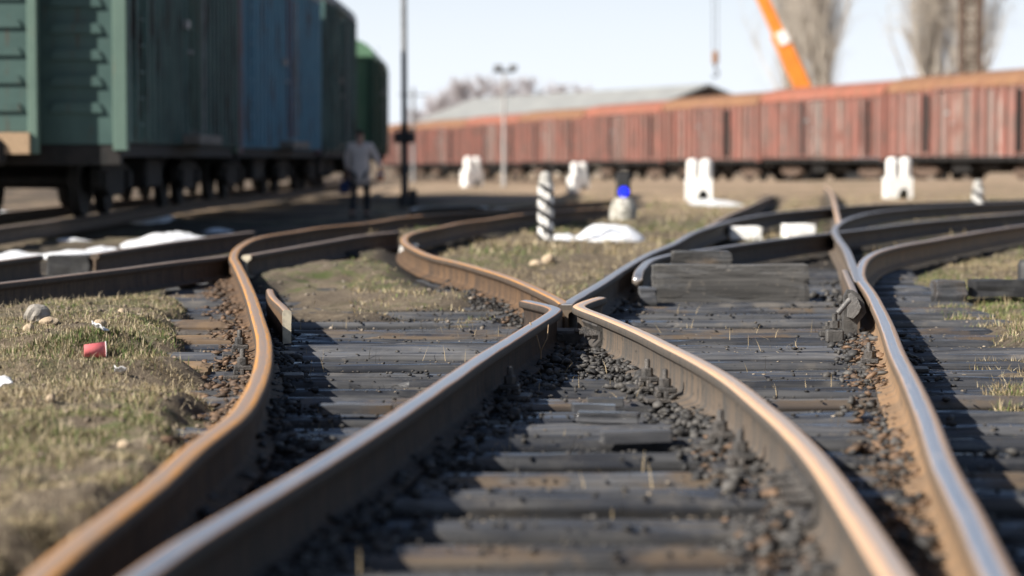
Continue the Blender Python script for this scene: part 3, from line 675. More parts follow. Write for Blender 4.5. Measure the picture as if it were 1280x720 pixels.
heap([('R1', -1, 4.5, 12.4, 2600, (.04, .18)), ('L1', -1, 7, 17.5, 3300, (.045, .24)), ('B', -1, 4, 8, 500, (.06, .2)), ('L1', -1, 15, 18.5, 500, (.05, .3)), ('O', -1, 13, 18, 400, (.05, .2))],
     'rusty_ballast', (.05, .037, .028), (.16, .10, .062), .005, .024, 'flat rust-brown stones packed against the rails', .34)
n = 1300; dd = 13 + 22 * rng.random(n) ** 1.3; xx = rng.uniform(-1, 1, n) * .2 * dd; rd_ = raildist(xx, dd); k = (rd_ > .05) & (rng.random(n) < .7)
stones('scattered_gravel', xx[k], dd[k], rng.uniform(.006, .020, k.sum()), tints(k.sum(), (.07, .06, .05), (.24, .20, .16)), .6, .3, 'scattered pale pebbles on the grass')
n = 900; dd = 5 + 10 * rng.random(n); xx = fx(XL, dd) - .15 - 1.5 * rng.random(n); k = np.abs(xx) < .24 * dd
stones('clods', xx[k], dd[k], rng.uniform(.005, .016, k.sum()), tints(k.sum(), (.08, .06, .045), (.19, .15, .11)), .6, .3, 'brown clods of earth in the grass')
n = 5000; dd = 4.5 + 11 * rng.random(n); xx = fx(XL, dd) - .2 + (fx(XR, dd) + .9 - fx(XL, dd)) * rng.random(n); k = rng.random(n) < smooth(.4, .62, fbm(xx * 2.5, dd * 2.5, 141, 2)); xx, dd = xx[k], dd[k]
stones('wood_chips', xx, dd, rng.uniform(.003, .008, len(xx)), tints(len(xx), (.10, .08, .06), (.34, .28, .21)), .3, .4, 'small pale chips and dry debris on the sleepers')
# ------------------------------------------------------------------ grass (stuff)
def blades(name, x, d, ln, wd, tint, lean=.6, label=None, seg=2):
    n = len(x); z = ground_z(x, d) - .006; th = rng.uniform(0, 6.28, n); ph = rng.uniform(0, 6.28, n); le = np.abs(rng.normal(0, lean, n))
    dirx, diry = np.cos(ph) * np.sin(le), np.sin(ph) * np.sin(le); dz = np.cos(le)
    wx, wy = np.cos(th) * wd, np.sin(th) * wd
    b = np.stack([x, d, z], 1); up = np.stack([dirx, diry, dz], 1) * ln[:, None]; W = np.stack([wx, wy, np.zeros(n)], 1)
    bend = np.stack([dirx, diry, -.3 * np.ones(n)], 1) * (ln * rng.uniform(0, .5, n))[:, None]
    m1 = b + up * .55; tip = b + up + bend
    V = np.stack([b - W, b + W, m1 + W * .7, m1 - W * .7, tip], 1).reshape(-1, 3); o = np.arange(n)[:, None] * 5
    T = np.concatenate([o + np.array([[0, 1, 2]]), o + np.array([[0, 2, 3]]), o + np.array([[3, 2, 4]])])
    return tag(npmesh(name, V, T, M['blades'], np.repeat(tint, 5, 0)), label, 'grass', kind='stuff')
def grass_tint(g):
    n = len(g); pal = np.array([(.34, .275, .165), (.20, .155, .085), (.10, .075, .045), (.075, .115, .03), (.12, .165, .04), (.46, .39, .26)])
    p = rng.random(n); gg_ = g * .45 + .04
    idx = np.where(p < gg_, rng.integers(3, 5, n), rng.choice([0, 0, 1, 1, 2, 5], n)); return pal[idx] * rng.uniform(.7, 1.3, (n, 1))
def field(n, d0, d1, pw, xf, name, label, l0, l1, w0, dens=lambda x, d: 1.):
    d_ = d0 + (d1 - d0) * rng.random(n) ** pw; x_ = xf(d_, rng.random(n)); rd_ = raildist(x_, d_); c_, g_ = masks(x_, d_, rd_)
    cl = fbm(x_ * 6, d_ * 6, 91, 2)
    k = (rng.random(n) < (1 - c_ * 1.3) * smooth(.33, .62, cl + .55 * (fbm(x_ * 1.6, d_ * 1.6, 93, 3) - .42)) * dens(x_, d_)) & (rd_ > .07); x_, d_, g_, cl = x_[k], d_[k], g_[k], cl[k]
    ln = (l0 + (l1 - l0) * rng.random(len(x_)) ** 1.6) * (.55 + .8 * cl)
    blades(name, x_, d_, ln, w0 * rng.uniform(.6, 1.3, len(x_)), grass_tint(g_), .95, label)
field(460000, 4.6, 19, 1.35, lambda d, u: fx(XL, d) + .02 - u * (.245 * d + fx(XL, d)), 'trackside_grass', 'short dry and green grass left of the orange rail', .010, .036, .0015)
field(90000, 8.2, 24, 1.2, lambda d, u: fx(XR, d) + .35 + u * np.maximum(.24 * d - fx(XR, d), .1), 'verge_grass', 'yellowish grass by the right edge', .02, .07, .0022)
field(60000, 13.5, 34, 1.1, lambda d, u: fx(XL, d) * .6 + u * (.11 * d + 1), 'middle_grass', 'thin dry grass between the diverging tracks', .02, .06, .003)
field(40000, 24, 62, 1., lambda d, u: (-.06 + .30 * u) * d, 'far_grass', 'pale dry grass on the far ground', .04, .12, .008)
n = 700; d_ = 4.5 + 10.5 * rng.random(n); x_ = fx(XL, d_) + .1 + (fx(XR, d_) - fx(XL, d_)) * rng.random(n)
cl = fbm(x_ * 1.5, d_ * 1.5, 95, 2); k = cl > .5; x_, d_ = x_[k], d_[k]
z0 = blades('dry_stems', x_, d_, rng.uniform(.03, .11, len(x_)), np.full(len(x_), .0016), np.array((.42, .33, .2)) * rng.uniform(.6, 1.2, (len(x_), 1)), .45, 'thin dry stems growing between the sleepers'); z0.location.z = .03
n = 9000; d_ = 4.6 + 14 * rng.random(n) ** 1.1; x_ = fx(XL, d_) - .02 - rng.random(n) * (.245 * d_ + fx(XL, d_)); k = masks(x_, d_, raildist(x_, d_))[0] < .6; x_, d_ = x_[k], d_[k]
st_ = blades('straw_litter', x_, d_, rng.uniform(.02, .06, len(x_)), np.full(len(x_), .0012), np.array((.46, .38, .26)) * rng.uniform(.45, 1.25, (len(x_), 1)), 1.4, 'flattened straw and dead leaves on the bare earth'); st_.location.z = .012
# weed mound
n = 2600; x_ = -1.78 + rng.normal(0, .2, n); d_ = 10.3 + rng.normal(0, .15, n)
blades('mound_weeds', x_, d_, rng.uniform(.02, .06, n), np.full(n, .0025), grass_tint(np.ones(n)) * .75, .7, 'dark tangled weeds on the mound by the cup')
# ------------------------------------------------------------------ snow
def snow(pixq, label, hgt, z=-.2, sd=0, name='snow_patch', d_stretch=1.):
    P = [np.array(U(a, b, z)) for a, b in pixq]; P = np.array(P); c = P.mean(0); ext = P[:, :2].max(0) - P[:, :2].min(0)
    k = 44; u = np.linspace(-1, 1, k); A, B_ = np.meshgrid(u, u, indexing='ij'); r = np.sqrt(A ** 2 + B_ ** 2)
    x = c[0] + A * ext[0] / 2; y = c[1] + B_ * ext[1] / 2 * d_stretch
    th = np.arctan2(B_, A); edge = .72 + .5 * (fbm(np.cos(th) * 1.4 + sd, np.sin(th) * 1.4 + sd, 101, 3) - .3)
    h = np.clip(1 - (r / edge) ** 2, -1, 1); g_ = ground_z(x, y)
    zz = g_ - .03 + np.maximum(h, -.3) * hgt * (.55 + .9 * fbm(x * 3.1 + sd, y * 2., 111, 3)) + (fbm(x * 12, y * 12, 121, 2) - .5) * .02
    i = np.arange(k - 1)[:, None]; j = np.arange(k - 1)[None, :]; q = np.stack([i * k + j, i * k + j + 1, (i + 1) * k + j + 1, (i + 1) * k + j], -1).reshape(-1, 4)
    keep = (h.reshape(-1)[q].max(1) > -.25); o = npmesh(name, np.stack([x, y, zz], -1).reshape(-1, 3), q[keep], M['snow'], smooth_=True)
    return tag(o, label, 'snow', kind='stuff')
snow([(688, 304), (822, 304), (720, 292), (800, 292)], 'white melting snow heap right of the striped post', .20, sd=1)
snow([(672, 302), (735, 302), (690, 294), (730, 294)], 'low tongue of snow at the foot of the striped post', .09, sd=2)
snow([(145, 311), (262, 300), (150, 296), (260, 289)], 'long snow bank behind the brown rail', .13, sd=3)
snow([(60, 322), (125, 322), (70, 306), (120, 306)], 'snow patch behind the open rail joint', .07, sd=4)
snow([(-20, 324), (50, 322), (0, 308), (50, 309)], 'snow patch at the left edge behind the rail', .06, sd=5)
snow([(75, 300), (110, 300), (78, 293), (120, 293)], 'small snow patch behind the rail joint patch', .06, sd=6)
snow([(95, 313), (150, 312), (100, 306), (150, 306)], 'thin scrap of snow left of the long snow bank', .05, sd=11)
snow([(240, 287), (300, 285), (245, 282), (300, 281)], 'grey strip of old snow behind the long snow bank', .05, sd=12)
snow([(540, 259), (612, 258), (545, 254), (612, 254)], 'narrow streak of snow in the shade by the far rails', .05, sd=13)
snow([(-30, 265), (70, 263), (-20, 258), (60, 257)], 'thin strip of snow under the green boxcar', .14, sd=7)
snow([(165, 276), (220, 272), (170, 270), (220, 266)], 'snow under the middle of the green boxcar', .14, sd=8)
snow([(500, 264), (560, 262), (520, 256), (590, 256)], 'patch of snow beyond the left rails', .12, sd=9)
snow([(870, 255), (915, 253), (870, 247), (915, 246)], 'flat scrap of snow at the foot of a white stand', .08, sd=10)
# ------------------------------------------------------------------ striped posts, dwarf signal, white stands
def striped(px, py, h, r, label, seed=0, nb=4.4):
    x, d_, z = hit(px, py); n = 28; k = 60
    t = thing('striped_post', label, 'post', (x, d_, z - .03), 0, 'black and white limit posts')
    mb = MB(); prof = [(r, h * i / k) for i in range(k + 1)]
    vs = [(q * math.cos(2 * math.pi * j / n), q * math.sin(2 * math.pi * j / n), zz) for q, zz in prof for j in range(n)]
    for i in range(k):
        for j in range(n):
            ph = ((i + .5) / k * nb + math.sin(2 * math.pi * (j + .5) / n + 1.57) * .42 + .15 + seed) % 1
            mb.add([vs[i * n + j], vs[i * n + (j + 1) % n], vs[(i + 1) * n + (j + 1) % n], vs[(i + 1) * n + j]], [(0, 1, 2, 3)], 0 if ph > .42 else 1, True)
    bm_o = mb.build('shaft', [M['whitewash'], M['black_paint']], t)
    bm = bmesh.new(); bm.from_mesh(bm_o.data); bmesh.ops.remove_doubles(bm, verts=bm.verts, dist=1e-5); bm.to_mesh(bm_o.data); bm.free()
    MB().lathe([(r * .98, h), (r * .8, h + r * .5), (r * .75, h + r * 1.1), (r * .45, h + r * 1.5), (.001, h + r * 1.6)], n).build('cap', M['concrete'], t)
    return t
striped(682, 301, .68, .092, 'tall black and white striped post beside the snow heap')
striped(1222, 267, .46, .105, 'small striped post far away at the right', .3, 2.3)
x, d_, z = hit(779, 275)
ds = thing('dwarf_signal', 'dwarf signal with a lit blue lamp on a mottled concrete base', 'signal', (x, d_, z - .03))
MB().lathe([(.21, 0), (.215, .12), (.20, .22), (.165, .31), (.12, .36), (.09, .38)], 24).build('base', M['concrete_dirty'], ds)
hd = MB().box(-.115, .115, -.06, .10, .36, .76, bev=.03).build('lamp_housing', M['black_paint'], ds)
vz = MB(); pts = [(.085 * math.cos(t), .085 * math.sin(t)) for t in np.linspace(-.3, math.pi + .3, 16)]
for q in range(15):
    a, b = pts[q], pts[q + 1]; vz.add([(a[0], -.06, .47 + a[1]), (b[0], -.06, .47 + b[1]), (b[0] * .97, -.17, .47 + b[1] * .97), (a[0] * .97, -.17, .47 + a[1] * .97), (a[0] * .93, -.06, .47 + a[1] * .93), (b[0] * .93, -.06, .47 + b[1] * .93), (b[0] * .9, -.17, .47 + b[1] * .9), (a[0] * .9, -.17, .47 + a[1] * .9)],
                                        [(0, 1, 2, 3), (7, 6, 5, 4), (3, 2, 6, 7)])
vz.build('visor', M['black_paint'], hd)
bl = NT('blue_lamp'); bl.p('Base Color', (.01, .02, .5, 1)); bl.p('Emission Color', (.015, .03, 1., 1)); bl.p('Emission Strength', 1.3); bl.p('Roughness', .2)
ln = MB(); ln.lathe([(.078, 0), (.07, .018), (.045, .032), (.001, .038)], 20); lo = ln.build('blue_lens', bl.m, hd, (0, -.061, .47)); lo.rotation_euler = (R(90), 0, 0)
# white stands: block with an arched opening and two bottle-shaped cylinders
def stand_proto():
    t = thing('white_stand', 'x', 'concrete stand')
    mb = MB()
    mb.prism([(-.36, 0), (-.36, .60), (.36, .60), (.36, 0), (.29, 0), (.27, .18), (.19, .29), (.08, .30), (0, .22), (-.04, 0)], -.22, .22)
    mb.build('block', M['whitewash'], t)
    MB().box(-.05, .30, .14, .2, 0, .31).build('inner_panel', M['black_paint'], t)
    for sx in (-.155, .205):
        MB().lathe([(.15, .60), (.165, .66), (.165, 1.0), (.15, 1.07), (.10, 1.12), (.001, 1.13)], 18).build('cylinder', M['whitewash'], t).location.x = sx
    return t
proto = stand_proto(); firstq = True
for px, py, hpx, lab, rz in [(1122, 248, 52, 'white stand with two cylinders furthest right, under the red boxcars', .1), (873, 250, 52, 'white stand with two cylinders and snow at its foot', -.05),
                         (723, 239, 37, 'white stand behind the gap between striped post and blue signal', .5), (590, 245, 37, 'leftmost white stand, right of the dark mast', .5)]:
    o = proto if firstq else copy_tree(proto); firstq = False
    x, d_, z = hit(px, py, 30 if px > 600 else 80); s = hpx * d_ / F / 1.13
    o.location = (x, d_, z - .02); o.scale = (s, s, s); o.rotation_euler.z = rz; o['label'] = lab; o['group'] = 'white concrete stands on the far ground'
# white painted slabs between the rails
for px0, px1, py, lab, tt in [(913, 953, 299, 'white painted slab between the grey rails, left of two', 'a'), (982, 1020, 298, 'white painted slab between the grey rails, right of two', 'b')]:
    a = U(px0, py, -.2); b = U(px1, py, -.2)
    boxy('white_slab', a[0], b[0], a[1], a[1] + .5, -.21, -.06 if tt == 'a' else -.04, M['whitewash'], lab, 'slab', group='white painted slabs', sd=px0)
# stubs that stick up beside the rails
for px, py, h, lab in [(872, 306, .13, 'pale stub of wood against the grey rail'), (932, 268, .16, 'pale wooden stub at the far rail crossing')]:
    x, d_, z = hit(px, py); boxy('wood_stub', x - .03, x + .05, d_ - .04, d_ + .04, z - .03, z + h, M['wood_pale'], lab, 'wood stub', tilt=-.25, sd=px)
for (px, py, lab) in [(516, 321, 'nearer white-painted peg below the bend of the orange rail'), (504, 316, 'farther white-painted peg below the bend of the orange rail')]:
    x, d_, z = U(px, py, -.19); boxy('painted_peg', x - .03, x + .03, d_ - .03, d_ + .03, -.23, -.06, M['whitewash'], lab, 'peg', tilt=.2, sd=px)
# ------------------------------------------------------------------ wagons
def paint(name, ca, cb, rust, amt=.62, vert=1., rough=.6, chip=None):
    m = NT(name); v = m.coords((1, 1, 1)); vv = m.coords((3.2, 3.2, .35))
    st = m.noise(vv, 2.2, 5, .65); n = m.noise(v, 1.4, 5, .6); f = m.noise(v, 8, 5, .7)
    col = m.mix(m.ramp(n, .38, .62), ca, cb); col = m.mix(m.ramp(st, amt, amt + .13), col, rust)
    col = m.mix(m.ramp(f, .66, .75), col, chip or rust)
    m.p('Base Color', col); m.p('Roughness', rough); m.p('Specular IOR Level', .35); m.p('Normal', m.bump(f, .25, .01)); return m.m
M['green_end'] = paint('green_end', (.036, .072, .065), (.048, .09, .08), (.06, .05, .038), .56)
M['green_dark'] = paint('green_dark', (.050, .105, .102), (.075, .14, .134), (.022, .02, .02), .50)
M['green_trim'] = paint('green_trim', (.10, .155, .125), (.085, .135, .11), (.14, .10, .06), .60)
M['blue_side'] = paint('blue_side', (.085, .22, .31), (.11, .26, .35), (.10, .08, .08), .52, chip=(.20, .26, .29))
M['blue_trim'] = paint('blue_trim', (.22, .09, .09), (.13, .13, .18), (.12, .09, .08), .58)
M['green_bright'] = paint('green_bright', (.022, .06, .04), (.03, .075, .048), (.04, .05, .03), .62)  # same green as the end, darkened to paint in the side's shade
M['green_bright_end'] = paint('green_bright_end', (.09, .19, .115), (.11, .21, .13), (.08, .09, .06), .66)  # lighter copy of that green for the sunlit end and roof
M['roof_grey'] = surf('roof_grey', (.14, .15, .155), (.09, .095, .10), 3, .6, 0, .2)
M['under'] = surf('under', (.010, .010, .010), (.018, .016, .015), 6, .8, .1, .4)
M['under_rust'] = surf('under_rust', (.07, .05, .04), (.13, .085, .06), 6, .85, 0, .4)
M['wheel_tread'] = surf('wheel_tread', (.25, .24, .24), (.16, .14, .13), 10, .4, .6, .2)
M['hardware'] = surf('hardware', (.30, .31, .31), (.20, .20, .20), 8, .6, .1, .2)
M['step_wood'] = surf('step_wood', (.20, .18, .16), (.13, .115, .10), 6, .85, 0, .4, stretch=(.4, 4, 4))
# red wagons: plank cladding in many faded reds, greys and browns
def planks(name, pal, w=.19):
    m = NT(name); tc = m.coords((1, 1, 1)); sp_ = m.n('ShaderNodeSeparateXYZ'); m.set(sp_, '0', tc)
    ix = m.math('FLOOR', m.math('DIVIDE', m.math('ADD', sp_.outputs[0], m.math('MULTIPLY', m.noise(m.coords((0, 0, .9)), 1., 2), .02)), w))
    wn = m.n('ShaderNodeTexWhiteNoise', noise_dimensions='1D'); m.set(wn, 'W', ix)
    cr_ = m.n('ShaderNodeValToRGB'); cr_.color_ramp.interpolation = 'CONSTANT'; el = cr_.color_ramp.elements
    for i, c_ in enumerate(pal):
        e = el[i] if i < 2 else el.new(i / len(pal)); e.position = i / len(pal); e.color = c4(c_)
    m.set(cr_, '0', wn.outputs[0])
    st = m.noise(m.coords((5, 5, .5)), 1.6, 5, .65); n = m.noise(tc, 1.1, 4, .6)
    col = m.mix(m.ramp(st, .42, .7), cr_.outputs[0], (.16, .125, .11)); col = m.mix(m.ramp(n, .52, .7), col, (.20, .10, .08))
    edge = m.math('ABSOLUTE', m.math('SUBTRACT', m.math('FRACT', m.math('DIVIDE', sp_.outputs[0], w)), .5))
    col = m.mix(m.math('MULTIPLY', m.ramp(edge, .44, .49), .7), col, (.05, .035, .03))
    dk = m.noise(m.coords((2.6, 2.6, .22)), 1.3, 4, .6); col = m.mix(m.ramp(dk, .55, .68), col, (.035, .027, .025))
    m.p('Base Color', col); m.p('Roughness', .85); m.p('Normal', m.bump(st, .4, .02)); return m.m
M['red_planks'] = planks('red_planks', [(.28, .125, .10), (.22, .125, .105), (.26, .215, .195), (.32, .135, .105), (.11, .08, .072), (.29, .17, .135), (.34, .29, .26), (.18, .09, .078)])
M['red_post'] = paint('red_post', (.29, .125, .10), (.22, .11, .09), (.14, .105, .09), .5)
M['red_roof'] = paint('red_roof', (.30, .105, .07), (.23, .09, .06), (.19, .115, .065), .52, rough=.75)
M['rust_roof'] = paint('rust_roof', (.23, .125, .065), (.19, .10, .055), (.22, .085, .06), .52, rough=.75)
def wheelset(name, parent, loc, r=.475):
    w = MB()
    for s in (-.76, .76):
        w.tube([(0, s - .065, 0), (0, s + .065, 0)], r, 28)
        w.tube([(0, s - s / abs(s) * .03 - .02, 0), (0, s - s / abs(s) * .03 + .02, 0)], r + .028, 28)
    w.tube([(0, -.95, 0), (0, .95, 0)], .08, 12)
    o = w.build('wheelset', M['under'], parent, loc)
    return o
def bogie(parent, x, zr, mat):
    """x along the wagon, frame hangs at rail height zr + ..."""
    b = MB()
    for s in (-1.02, 1.02):
        b.prism([(-1.25, .42), (-1.2, .62), (-.55, .72), (.55, .72), (1.2, .62), (1.25, .42), (.9, .38), (.45, .26), (-.45, .26), (-.9, .38)], s - .06, s + .06)
        for q in (-.925, .925): b.box(q - .17, q + .17, s - .12, s + .12, .34, .60, bev=.03)
        for q in (-.16, .0, .16): b.tube([(q, s, .28), (q, s, .66)], .06, 8)
    b.box(-.2, .2, -1.0, 1.0, .5, .75, bev=.02)
    o = b.build('bogie', mat, parent, (x, 0, zr))
    for q in (-.925, .925): wheelset('wheelset', o, (q, 0, .475))
    return o
def wagon(name, label, cat, L, mats, sill=.83, eave=3.95, top=4.7, ribs=.52, door=True, endribs=True, vest=False, step=True, planks_=False, W=3.1, group=None, rusty_under=False, doorx=0., openings=()):
    """a boxcar along local x, rails at z=0; the side at y=-W/2 and the end at x=-L/2 are the ones the photo shows"""
    rdp = .15 if planks_ else .095
    t = thing(name, label, cat, group=group); hw = W / 2; hl = L / 2; und = M['under_rust'] if rusty_under else M['under']
    bd = MB()
    bd.box(-hl, hl, -hw, hw, sill + .12, eave)
    wl = bd.build('wall', [mats['side']], t)
    if endribs is not None:
        for e in (-1, 1):
            ew = MB()
            xx0 = e * (hl + .004); ew.box(min(xx0, xx0 + e * .03), max(xx0, xx0 + e * .03), -hw + .003, hw - .003, sill + .1, eave - .003)
            xe = e * (hl + .034)
            for k in range(9 if endribs else 0):
                zz = sill + .55 + k * (eave - sill - .7) / 8.5
                for (y0, y1) in ((-hw + .22, -.66), (-.52, .52), (.66, hw - .22)):
                    ew.prism([(y0, zz - .06), (y0 + .06, zz + .06), (y1 - .06, zz + .06), (y1, zz - .06)], min(xe, xe + e * .045), max(xe, xe + e * .045), axis='x')
            ew.build('end_wall', [mats['end']], t)
    # corner posts and ribs of the sides
    n = int(L / ribs)
    for s in (-1, 1):
        rb = MB()
        for k in range(n + 1):
            x = -hl + .06 + k * (L - .12) / n
            if door and abs(x - doorx) < 1.05: continue
            w_ = (.05 if not planks_ else .05 + .035 * ((k * 7) % 3)) if 0 < k < n else .075
            y0 = s * (hw + .003); rb.box(x - w_, x + w_, min(y0, y0 + s * rdp), max(y0, y0 + s * rdp), sill + .13, eave - .02)
        y0 = s * (hw + .004); rb.box(-hl, hl, min(y0, y0 + s * .05), max(y0, y0 + s * .05), eave - .10, eave + .02)
        rb.build('side_ribs', mats['trim'], t)
    for e in (-1, 1):
        for s in (-1, 1):
            cpz = MB(); cpz.box(min(e * (hl - .06), e * (hl + .10)), max(e * (hl - .06), e * (hl + .10)), min(s * (hw - .10), s * (hw + .075)), max(s * (hw - .10), s * (hw + .075)), sill + .02, eave + .03, bev=.01)
            cpz.build('corner_post', mats['corner'], t)
    if door:
        for s in (-1, 1):
            d_ = MB(); y0 = s * (hw + .012); d_.box(doorx - 1.0, doorx + 1.0, min(y0, y0 + s * .07), max(y0, y0 + s * .07), sill + .22, eave - .12, bev=.01)
            for k in range(9):
                x = doorx - .94 + k * .235; y1 = s * (hw + .083); d_.box(x - .04, x + .04, min(y1 - .004, y1 + s * .035), max(y1 - .004 * s, y1 + s * .035), sill + .26, eave - .16)
            do = d_.build('door', mats['door'], t); y1 = s * (hw + .14)
            h = MB(); h.tube([(doorx - .8, y1 - s * .03, 2.3), (doorx - .8, y1, 2.3), (doorx - .55, y1, 2.3), (doorx - .55, y1 - s * .03, 2.3)], .03, 8); h.build('handle', M['hardware'], do)
            h = MB(); h.box(doorx - 1.25, doorx - .95, min(y1 - .03, y1 + .03), max(y1 - .03, y1 + .03), 2.62, 2.74); h.build('latch', M['hardware'], do)
            rl = MB(); y0 = s * (hw + .06); rl.box(doorx - 2.2, doorx + 1.3, min(y0, y0 + s * .10), max(y0, y0 + s * .10), eave - .06, eave + .04); rl.build('door_rail', mats['trim'], t)
    if step:
        for s in (-1, 1):
            st = MB(); y0 = s * (hw + .05); st.box(doorx - 1.35, doorx + 1.35, min(y0, y0 + s * .30), max(y0, y0 + s * .30), sill + .13, sill + .27, bev=.01)
            st.build('step_board', M['step_wood'], t)
    for (x0, x1) in openings:
        MB().box(x0 - .04, x1 + .04, -hw - .165, -hw - .004, sill + .25, eave - .2).build('gap', M['under'], t)
    # arched roof
    rf = MB(); k = 14; pr = [(-(hw + .09) * math.cos(math.pi * q / k), eave + .02 + (top - eave - .02) * math.sin(math.pi * q / k) ** .8) for q in range(k + 1)]
    rf.prism(pr + [(hw + .09, eave - .03), (-hw - .09, eave - .03)], -hl - .12, hl + .12, axis='x')
    rr = rf.build('roof', mats['roof'], t)
    se = MB()
    for q in range(int(L / 1.2)):
        x = -hl + .6 + q * 1.2; pp = [(a, b + .012) for a, b in pr[1:-1]]
        for u, w2 in zip(pp[:-1], pp[1:]): se.add([(x - .03, u[0], u[1]), (x + .03, u[0], u[1]), (x + .03, w2[0], w2[1]), (x - .03, w2[0], w2[1])], [(0, 1, 2, 3)])
    se.build('seam_pattern', mats['roof'], rr)
    # underframe
    uf = MB(); 
    for s in (-1, 1): uf.box(-hl, hl, min(s * (hw - .16), s * (hw - .02)), max(s * (hw - .16), s * (hw - .02)), sill - .06, sill + .11, bev=.01)
    uf.box(-hl, hl, -.25, .25, sill - .12, sill + .10); 
    for e in (-1, 1): uf.box(min(e * (hl - .14), e * (hl + .02)), max(e * (hl - .14), e * (hl + .02)), -hw + .02, hw - .02, sill - .16, sill + .10, bev=.01)
    uf.box(-1.7, -.2, -1.2, 1.2, sill - .50, sill - .06, bev=.04); uf.tube([(.1, -.7, sill - .28), (1.7, -.7, sill - .28)], .22, 14); uf.box(-2.6, 2.6, -.12, .12, sill - .34, sill - .1)
    uf.build('underframe', mats.get('sill', und), t)
    for e in (-1, 1): bogie(t, e * (hl - 2.35), 0, und)
    for e in (-1, 1):
        cb = MB(); cb.box(min(e * hl, e * (hl + .55)), max(e * hl, e * (hl + .55)), -.11, .11, sill - .12, sill + .12, bev=.03); cb.box(min(e * (hl + .3), e * (hl + .62)), max(e * (hl + .3), e * (hl + .62)), -.2, .2, sill - .17, sill + .17, bev=.06)
        cb.build('coupler', und, t)
    if not planks_:
        for s in (-1, 1):     # ladder by the corner and door runners
            lad = MB(); y1 = s * (hw + .16)
            for q in (.35, .75): lad.tube([(-hl + q, y1, sill + .2), (-hl + q, y1, eave - .1)], .018, 6)
            for q in range(9): lad.tube([(-hl + .35, y1, sill + .35 + q * .33), (-hl + .75, y1, sill + .35 + q * .33)], .014, 6)
            lad.build('ladder', mats['trim'], t)
            for q in (-.62, .05, .70): MB().tube([(doorx + q, s * (hw + .15), sill + .35), (doorx + q, s * (hw + .15), eave - .3)], .022, 6).build('lock_rod', mats['corner'] if q < .1 else M['hardware'], t)
    if vest:   # enclosed gangway porch in the middle of the end wall
        v_ = MB(); e = -1; xe = -(hl + .036)
        v_.box(xe - .34, xe, -.53, .53, sill + .25, eave - .25); vo = v_.build('porch', mats['end'], t)
        r_ = MB()
        for q in range(9):
            zz = sill + .55 + q * .34
            r_.prism([(-.40, zz - .05), (-.35, zz + .05), (.22, zz + .05), (.27, zz - .05)], xe - .38, xe - .342, axis='x')
        r_.build('porch_ribs', mats['end'], vo)
        for y in (-.53, .53): MB().box(xe - .42, xe - .26, y - .06, y + .06, sill - .02, eave - .2, bev=.012).build('porch_post', mats['corner'], vo)
        for q in range(4): MB().tube([(xe - .37, .40, sill + .5 + q * .7), (xe - .40, .40, sill + .62 + q * .7)], .035, 8).build('hinge', M['iron_rust'], vo)
        bf = MB(); bf.box(xe - .5, xe, -.5, .5, sill - .02, sill + .24); bf.build('buffer_plate', M['wood_pale'], t)
        hs = MB(); hs.tube([(xe - .15, .1, sill - .05), (xe - .3, .16, sill - .3), (xe - .34, .3, sill - .62), (xe - .2, .42, sill - .72)], .028, 8); hs.build('brake_hose', M['wood_pale'], t)
    return t
def place_wagon(t, pa, pb, L, W, z=0.):
    """right-hand side (local -y when heading away is +x... ) between ground points pa (near) and pb (far)"""
    pa, pb = Vector(pa).to_2d() if len(pa) > 2 else Vector(pa), Vector(pb); dv = (pb - pa).normalized(); ang = math.atan2(dv.y, dv.x)
    nrm = Vector((-dv.y, dv.x)); c = pa + dv * (L / 2) + nrm * (W / 2); t.location = (c.x, c.y, z); t.rotation_euler.z = ang
g1 = dict(side=M['green_dark'], end=M['green_end'], trim=M['green_dark'], corner=M['green_trim'], door=M['green_dark'], roof=M['roof_grey'])
b1 = dict(side=M['blue_side'], end=M['blue_side'], trim=M['blue_side'], corner=M['blue_trim'], door=M['blue_side'], roof=M['roof_grey'])
g3 = dict(side=M['green_dark'], end=M['green_dark'], trim=M['green_dark'], corner=M['green_dark'], door=M['green_dark'], roof=M['roof_grey'])
g4 = dict(side=M['green_bright'], end=M['green_bright_end'], trim=M['green_bright'], corner=M['green_bright'], door=M['green_bright'], roof=M['green_bright_end'])
GW = 'boxcars standing on the left track'
def X_at(px, d_): return ((px - 640) / F * d_, d_)
wagon_specs = [('nearest green boxcar with ribbed end wall and enclosed porch', 12., g1, dict(vest=True, doorx=.1, eave=4.3, top=4.95), (30, 160), (42, 297)),
               ('blue boxcar with reddish corner stripe', 12., b1, dict(doorx=.4, eave=4.3, top=4.95), (43.2, 303), (55.2, 400)),
               ('dark green boxcar beyond the blue one', 9.8, g3, dict(step=False, eave=4.45, top=5.05), (56.2, 407), (66, 445)),
               ('light green boxcar at the far end of the row', 11., g4, dict(eave=3.55, top=4.2, step=False), (67.4, 467), (78.5, 485))]
for lab, L, mats, kw, (da, pa), (db, pb) in wagon_specs:
    t = wagon('boxcar', lab, 'boxcar', L, mats, group=GW, **kw)
    # local side y=-W/2 must face right (+x): heading (pb-pa) is +x local, left normal is +y, so -y is the right side
    place_wagon(t, X_at(pa, da), X_at(pb, db), L, 3.1 + .12, 0.)
for off, lab in ((.79, 'rail under the near side of the green boxcars'), (.79 + 1.52, 'rail under the far side of the green boxcars')):
    rail('T' + lab[:12] + str(off), None, 'rail_old', lab, .6, 2, pts=[(X_at(a, b)[0] - off - .06 + s, b, 0.) for a, b, s in ((160, 14, -2.5), (160, 30, 0), (300, 43, 0), (405, 56, 0), (446, 67, 0), (485, 80, 0), (500, 95, 0))])
